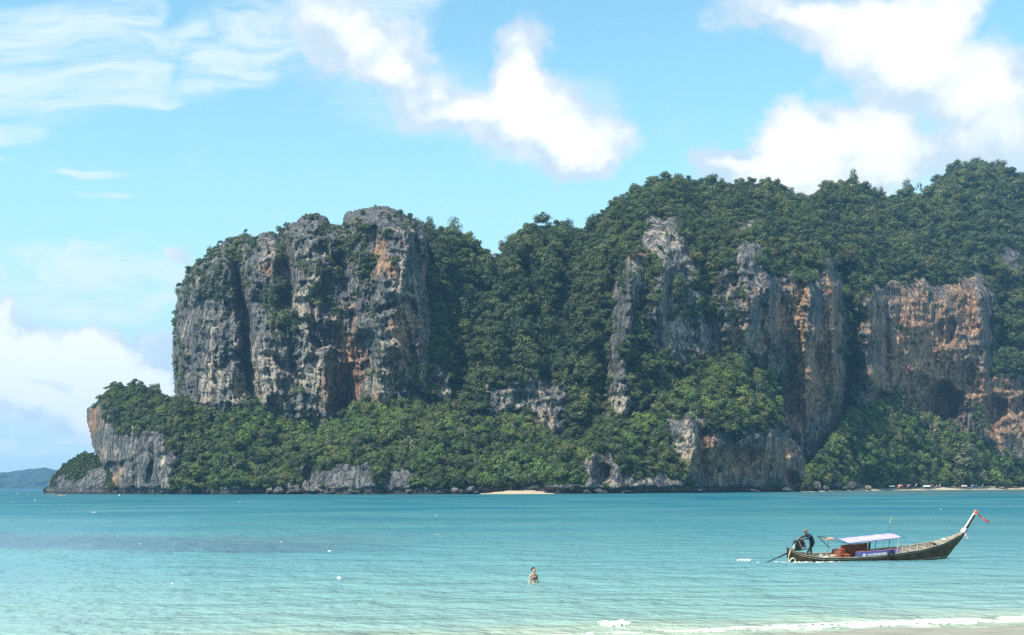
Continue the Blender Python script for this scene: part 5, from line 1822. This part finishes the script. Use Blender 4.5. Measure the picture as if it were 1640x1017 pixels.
# ------------------------------------------------------------------ boulders along the far shore
def boulder_mesh(name, seed):
    r = np.random.RandomState(seed)
    n, m = 14, 9
    vs, fs = [], []
    planes = [(lambda v_: v_ / np.linalg.norm(v_))(r.normal(0, 1, 3)) for _ in range(7)]
    offs = r.uniform(.55, .95, 7)
    for i in range(m + 1):
        th = math.pi * i / m
        for k in range(n):
            ph = 2 * math.pi * k / n
            p = np.array((math.sin(th) * math.cos(ph), math.sin(th) * math.sin(ph), math.cos(th)))
            d = 1.0
            for pl_, of in zip(planes, offs):
                c_ = p @ pl_
                if c_ > 1e-3:
                    d = min(d, of / c_)
            d *= 1 + .06 * math.sin(5 * p[0] + seed) * math.sin(6 * p[1] + 2 * seed)
            vs.append(p * d)
    for i in range(m):
        for k in range(n):
            k2 = (k + 1) % n
            fs.append((i * n + k, (i + 1) * n + k, (i + 1) * n + k2, i * n + k2))
    pale_v = r.uniform(-.3, .35)
    return mesh_np(name, vs, fs, (ROCK,), {'pale': ('POINT', 'FLOAT', np.full(len(vs), pale_v, np.float32)), 'veg': ('POINT', 'FLOAT', np.full(len(vs), -1., np.float32))})


BOULD = [boulder_mesh('boulder', 300 + k) for k in range(7)]
BL = {
    'left': [(174, 786, 7, 5), (186, 788, 9, 4), (196, 784, 6, 6), (262, 787, 7, 4)],
    'mid': [(432, 786, 6, 6), (446, 787, 9, 6), (466, 788, 12, 4), (492, 780, 9, 9), (505, 786, 16, 6), (520, 782, 8, 7), (540, 784, 14, 8), (556, 778, 9, 7), (570, 787, 12, 4), (587, 783, 10, 9), (600, 787, 8, 5),
            (630, 783, 9, 9), (645, 781, 12, 11), (655, 787, 8, 5), (478, 786, 7, 5), (530, 789, 9, 3), (615, 789, 7, 3)],
    'cove': [(704, 789, 6, 3), (727, 785, 9, 3), (739, 789, 5, 4), (752, 785, 9, 6), (763, 789, 5, 3), (893, 789, 5, 2)],
    'rock': [(940, 788, 8, 4), (962, 788, 12, 4), (1004, 789, 16, 3), (1120, 787, 8, 2), (1210, 786, 9, 2), (1262, 785, 12, 4)],
    'right': [(1306, 779, 8, 7), (1322, 782, 6, 4), (1336, 778, 9, 5), (1352, 782, 5, 3), (1362, 778, 10, 6), (1392, 781, 7, 4)],
}
ORD = ['leftmost', 'second from the left', 'third from the left', 'fourth from the left', 'fifth from the left', 'sixth from the left', 'seventh from the left', 'eighth from the left', 'ninth from the left', 'tenth from the left', 'eleventh from the left', 'twelfth from the left']


def ordinal(i, n):
    if n == 1:
        return 'only one'
    if i == n - 1:
        return 'rightmost'
    if i < 12 and i <= n // 2 + 2:
        return ORD[i]
    j = n - 1 - i
    return ['rightmost', 'second from the right', 'third from the right', 'fourth from the right', 'fifth from the right', 'sixth from the right', 'seventh from the right', 'eighth from the right', 'ninth from the right', 'tenth from the right', 'eleventh from the right'][min(j, 10)]


BTXT = {'left': ('wave-cut grey boulder at the foot of the left headland', 'boulders under the left headland'),
        'mid': ('pale grey boulder on the rocky shore below the left tower', 'boulders on the shore below the left tower'),
        'cove': ('low dark boulder beside the small sand cove', 'boulders around the small cove'),
        'rock': ('dark boulder at the waterline under the central cliff', 'boulders under the central cliff'),
        'right': ('brown rounded boulder left of the far beach', 'boulders left of the far beach')}
bi = 0
for key_, lst in BL.items():
    lst = sorted(lst)
    for bn, (px, py, rx, ry) in enumerate(lst):
        Yd = float(yshore(px)) - 3 + (waterline(px) - py) * 1.2
        p = at(px, py, Yd)
        me = BOULD[bi % 7]
        o = link(bpy.data.objects.new('boulder', me))
        k = Yd / F
        o.location = p
        o.scale = (rx * k * 1.15, rx * k, ry * k * 1.25)
        o.rotation_euler = (rng.normal(0, .2), rng.normal(0, .2), rng.rand() * 6)
        szw = 'large' if rx > 10 else 'small' if rx < 7 else 'middling'
        tag(o, '%s %s, %s' % (szw, BTXT[key_][0], ordinal(bn, len(lst))), 'rock', BTXT[key_][1])
        bi += 1


# ------------------------------------------------------------------ trees that can be told apart
def trunk_mesh(name, seed, h=1.6, bend=.25):
    r = np.random.RandomState(seed)
    mb = MB()
    x, y = 0, 0
    pts, rs = [], []
    for i in range(6):
        q = i / 5
        pts.append((x, y, q * h))
        rs.append(.085 * (1 - .6 * q))
        x += r.normal(0, bend * .25)
        y += r.normal(0, bend * .25)
    mb.tube(pts, rs, 6)
    for k in range(5):
        a = k * 1.256 + r.rand()
        b_ = Vector(pts[3 + k % 2])
        l_ = r.uniform(.5, .8)
        mb.tube([b_, b_ + Vector((math.cos(a) * l_ * .5, math.sin(a) * l_ * .5, .25)), b_ + Vector((math.cos(a) * l_, math.sin(a) * l_, .55))], [.04, .03, .012], 5)
    me = bpy.data.meshes.new(name)
    me.from_pydata([tuple(v) for v in mb.v], [], mb.f)
    me.materials.append(BARK)
    return me


TRUNKS = [trunk_mesh('trunk', 500 + k) for k in range(3)]


def tree(px, py, r_px, layer_key, crown, label, group=None, cat='tree', zs=1.0, dry=0.0, name='jungle_tree', Yd=None, trunk_h=1.0):
    """px, py: centre of the crown in the photograph"""
    if Yd is None:
        Yd = float(look(layer_key, 'Yd', np.array([px]), np.array([py]))[0])
    s = r_px * Yd / F
    p = at(px, py, Yd - s * .35)
    base = p - Vector((0, 0, s * trunk_h * 1.05))
    o = bpy.data.objects.new(name, None)
    COL.objects.link(o)
    o.location = base
    o.rotation_euler = (0, 0, rng.rand() * 6.28)
    tag(o, label, cat, group)
    c = link(bpy.data.objects.new('crown', crown), o)
    c.location = (0, 0, s * trunk_h * 1.05)
    c.scale = (s, s, s * zs)
    tk = link(bpy.data.objects.new('trunk', TRUNKS[rng.randint(3)]), o)
    tk.location = (0, 0, -s * .25)
    tk.scale = (s, s, s * trunk_h)
    return o


ZN = [  # zone outline, layer, count, radius range, label, group
    ([(165, 640), (280, 640), (290, 700), (275, 770), (262, 720), (175, 690)], 'headland', 14, (9, 15), 'dark green tree leaning over the left headland', 'trees on the left headland'),
    ([(270, 650), (440, 650), (470, 690), (430, 775), (270, 775)], 'slope', 52, (11, 19), 'jungle tree on the slope under the left tower', 'trees on the slope under the left tower'),
    ([(470, 690), (640, 640), (700, 660), (690, 775), (600, 760), (480, 740)], 'slope', 46, (11, 19), 'jungle tree on the slope between the tower and the cove', 'trees on the slope left of the cove'),
    ([(700, 660), (900, 680), (930, 760), (900, 770), (700, 775)], 'slope', 36, (12, 19), 'jungle tree behind the small sand cove', 'trees behind the small cove'),
    ([(900, 720), (1010, 660), (1060, 620), (1080, 660), (1060, 720), (1100, 765), (990, 735), (930, 730)], 'hillside', 28, (11, 18), 'jungle tree on the spur right of the cove', 'trees on the spur right of the cove'),
    ([(1060, 610), (1170, 580), (1240, 610), (1250, 680), (1120, 670), (1090, 660)], 'hillside', 30, (12, 18), 'jungle tree crowning the low central cliff', 'trees on top of the low central cliff'),
    ([(1310, 740), (1380, 665), (1480, 670), (1600, 730), (1640, 740), (1640, 770), (1310, 775)], 'rslope', 54, (12, 21), 'jungle tree at the foot of the right-hand cliff', 'trees at the foot of the right-hand cliff'),
]
ADJ = ['rounded dark green', 'loose open-crowned', 'flat-topped', 'tall narrow', 'dense dark green', 'uneven-crowned', 'light green rounded', 'light green layered', 'rounded dark green', 'dense dark green', 'pale olive']
TREES = []
MARKS = {
    'trees on the left headland': [(215, 'over the outer rock face'), (400, 'at the inner end')],
    'trees on the slope under the left tower': [(330, 'below the outer wall of the tower'), (395, 'below the dark main cleft of the tower'), (500, 'below the pale foot of the tower')],
    'trees on the slope left of the cove': [(550, 'above the pale shore rocks'), (620, 'above the rocky shore'), (800, 'towards the cove')],
    'trees behind the small cove': [(770, 'left of the cove'), (850, 'right behind the cove'), (1000, 'right of the cove')],
    'trees on the spur right of the cove': [(980, 'above the dark shore cave'), (1200, 'beside the pale buttress')],
    'trees on top of the low central cliff': [(1140, 'over the pale buttress'), (1190, 'over the middle of the cliff'), (1400, 'over its right end')],
    'trees at the foot of the right-hand cliff': [(1390, 'by the dark ravine'), (1470, 'below the left part of the overhang'), (1560, 'below the cave mouth'), (1800, 'at the right edge')],
}
pool = [CROWNS[0], CROWNS[1], CROWNS[2], CROWNS[3], CROWNS[4], CROWNS[5], CROWNS_B[0], CROWNS_B[1], CROWNS[0], CROWNS[4], CROWNS_D[0]]
for poly, lk, cnt, (r0, r1), lab, grp in ZN:
    P_ = np.array(poly)
    done = []
    tries = 0
    while len(done) < cnt and tries < 6000:
        tries += 1
        px = rng.uniform(P_[:, 0].min(), P_[:, 0].max())
        py = rng.uniform(P_[:, 1].min(), P_[:, 1].max())
        if sdf(poly, np.array([px]), np.array([py]))[0] < 0 or look(lk, 'sd', np.array([px]), np.array([py]))[0] < 1:
            continue
        if look(lk, 'veg', np.array([px]), np.array([py]))[0] < .4:
            continue
        r_ = rng.uniform(r0, r1)
        if any(math.hypot(px - a, (py - b) * 1.15) < (r_ + c_) * .78 for a, b, c_ in done):
            if tries < 4000:
                continue
            if any(math.hypot(px - a, (py - b) * 1.15) < (r_ + c_) * .55 for a, b, c_ in done):
                continue
        done.append((px, py, r_))
        pi_ = rng.randint(len(pool))
        TREES.append((tree(px, py, r_, lk, pool[pi_], lab, grp, zs=rng.uniform(.8, 1.15)), px, py, r_, ADJ[pi_], grp))
    print(lab, len(done))

from collections import defaultdict
bag = defaultdict(list)
for rec in TREES:
    o, px, py, r_, adj, grp = rec
    hh = waterline(px) - py
    band = 'near the water' if hh < 45 else 'halfway up' if hh < 90 else 'high up'
    place = next(w for lim, w in MARKS[grp] if px < lim)
    bag[(('big ' if r_ > 15.5 else '') + adj + ' tree', band, place)].append(rec)
for (what, band, place), recs in bag.items():
    recs.sort(key=lambda q: q[1])
    for k, rec in enumerate(recs):
        o = rec[0]
        if len(recs) == 1:
            o['label'] = '%s %s %s' % (what, band, place)
        else:
            o['label'] = ' '.join(('%s %s %s %s' % (ordinal(k, len(recs)), what, band, place)).split()[:16])

# single trees and bushes that stand out
tree(800, 752, 25, 'slope', CROWNS_B[0], 'large light green tree just left of the small sand cove', zs=.95)
tree(868, 757, 27, 'slope', CROWNS_B[1], 'bright green layered tree standing on the small sand cove', zs=1.0)
tree(828, 765, 14, 'slope', CROWNS_D[0], 'thin greyish tree between the two bright trees of the cove', zs=1.3)
tree(402, 652, 22, 'slope', CROWNS[4], 'dark round tree touching the foot of the left tower', zs=1.0)
tree(352, 655, 26, 'slope', CROWNS_D[0], 'pale olive tree with bare branches under the left tower', zs=.9)
tree(462, 512, 22, 'cliff', CROWNS[4], 'dark round tree clinging high on the middle of the left tower', zs=1.0)
tree(450, 470, 18, 'cliff', CROWNS[0], 'green tree above the round one on the left tower wall', zs=1.2)
tree(1570, 676, 20, 'rslope', CROWNS[3], 'tall pale green tree standing against the right cave mouth', zs=1.3, Yd=float(yshore(1570)) + 50)
tree(1440, 655, 22, 'rslope', CROWNS[3], 'tall creeper-hung tree below the right cave', zs=1.4)
tree(1540, 735, 30, 'rslope', CROWNS_D[0], 'broad pale crown of the biggest tree at the foot of the right cliff', zs=.95)
tree(1272, 437, 6, 'mountain', CROWNS_B[0], 'small yellow-green bush on the edge of the high wall', cat='bush', name='bush')
tree(683, 627, 8, 'cliff', CROWNS_B[0], 'small bright bush low on the right side of the left tower', cat='bush', name='bush')
tree(472, 628, 12, 'cliff', CROWNS_D[1], 'grey-green bush hanging on the pale foot of the left tower', cat='bush', name='bush')
tree(446, 366, 6, 'cliff', CROWNS[1], 'spindly tree sticking up from the notch of the left tower', zs=1.5, name='spindly_tree', trunk_h=1.6)

# ------------------------------------------------------------------ air over the bay
def haze():
    m_, q = mat('sea_air')
    v = q.n('ShaderNodeVolumePrincipled', {'Density': HAZE_DENSITY, 'Color': HAZE_COLOR, 'Anisotropy': 0.2})
    q.n('ShaderNodeOutputMaterial', {1: v})
    x0, x1, y0, y1, z0, z1 = -6800, 6800, -60, 7800, -30, 520
    V_ = [(a, b, c_) for a in (x0, x1) for b in (y0, y1) for c_ in (z0, z1)]
    Fq = [(0, 1, 3, 2), (4, 6, 7, 5), (0, 4, 5, 1), (2, 3, 7, 6), (0, 2, 6, 4), (1, 5, 7, 3)]
    me = mesh_np('haze', V_, Fq, (m_,))
    tag(link(bpy.data.objects.new('haze', me)), kind='stuff')


haze()
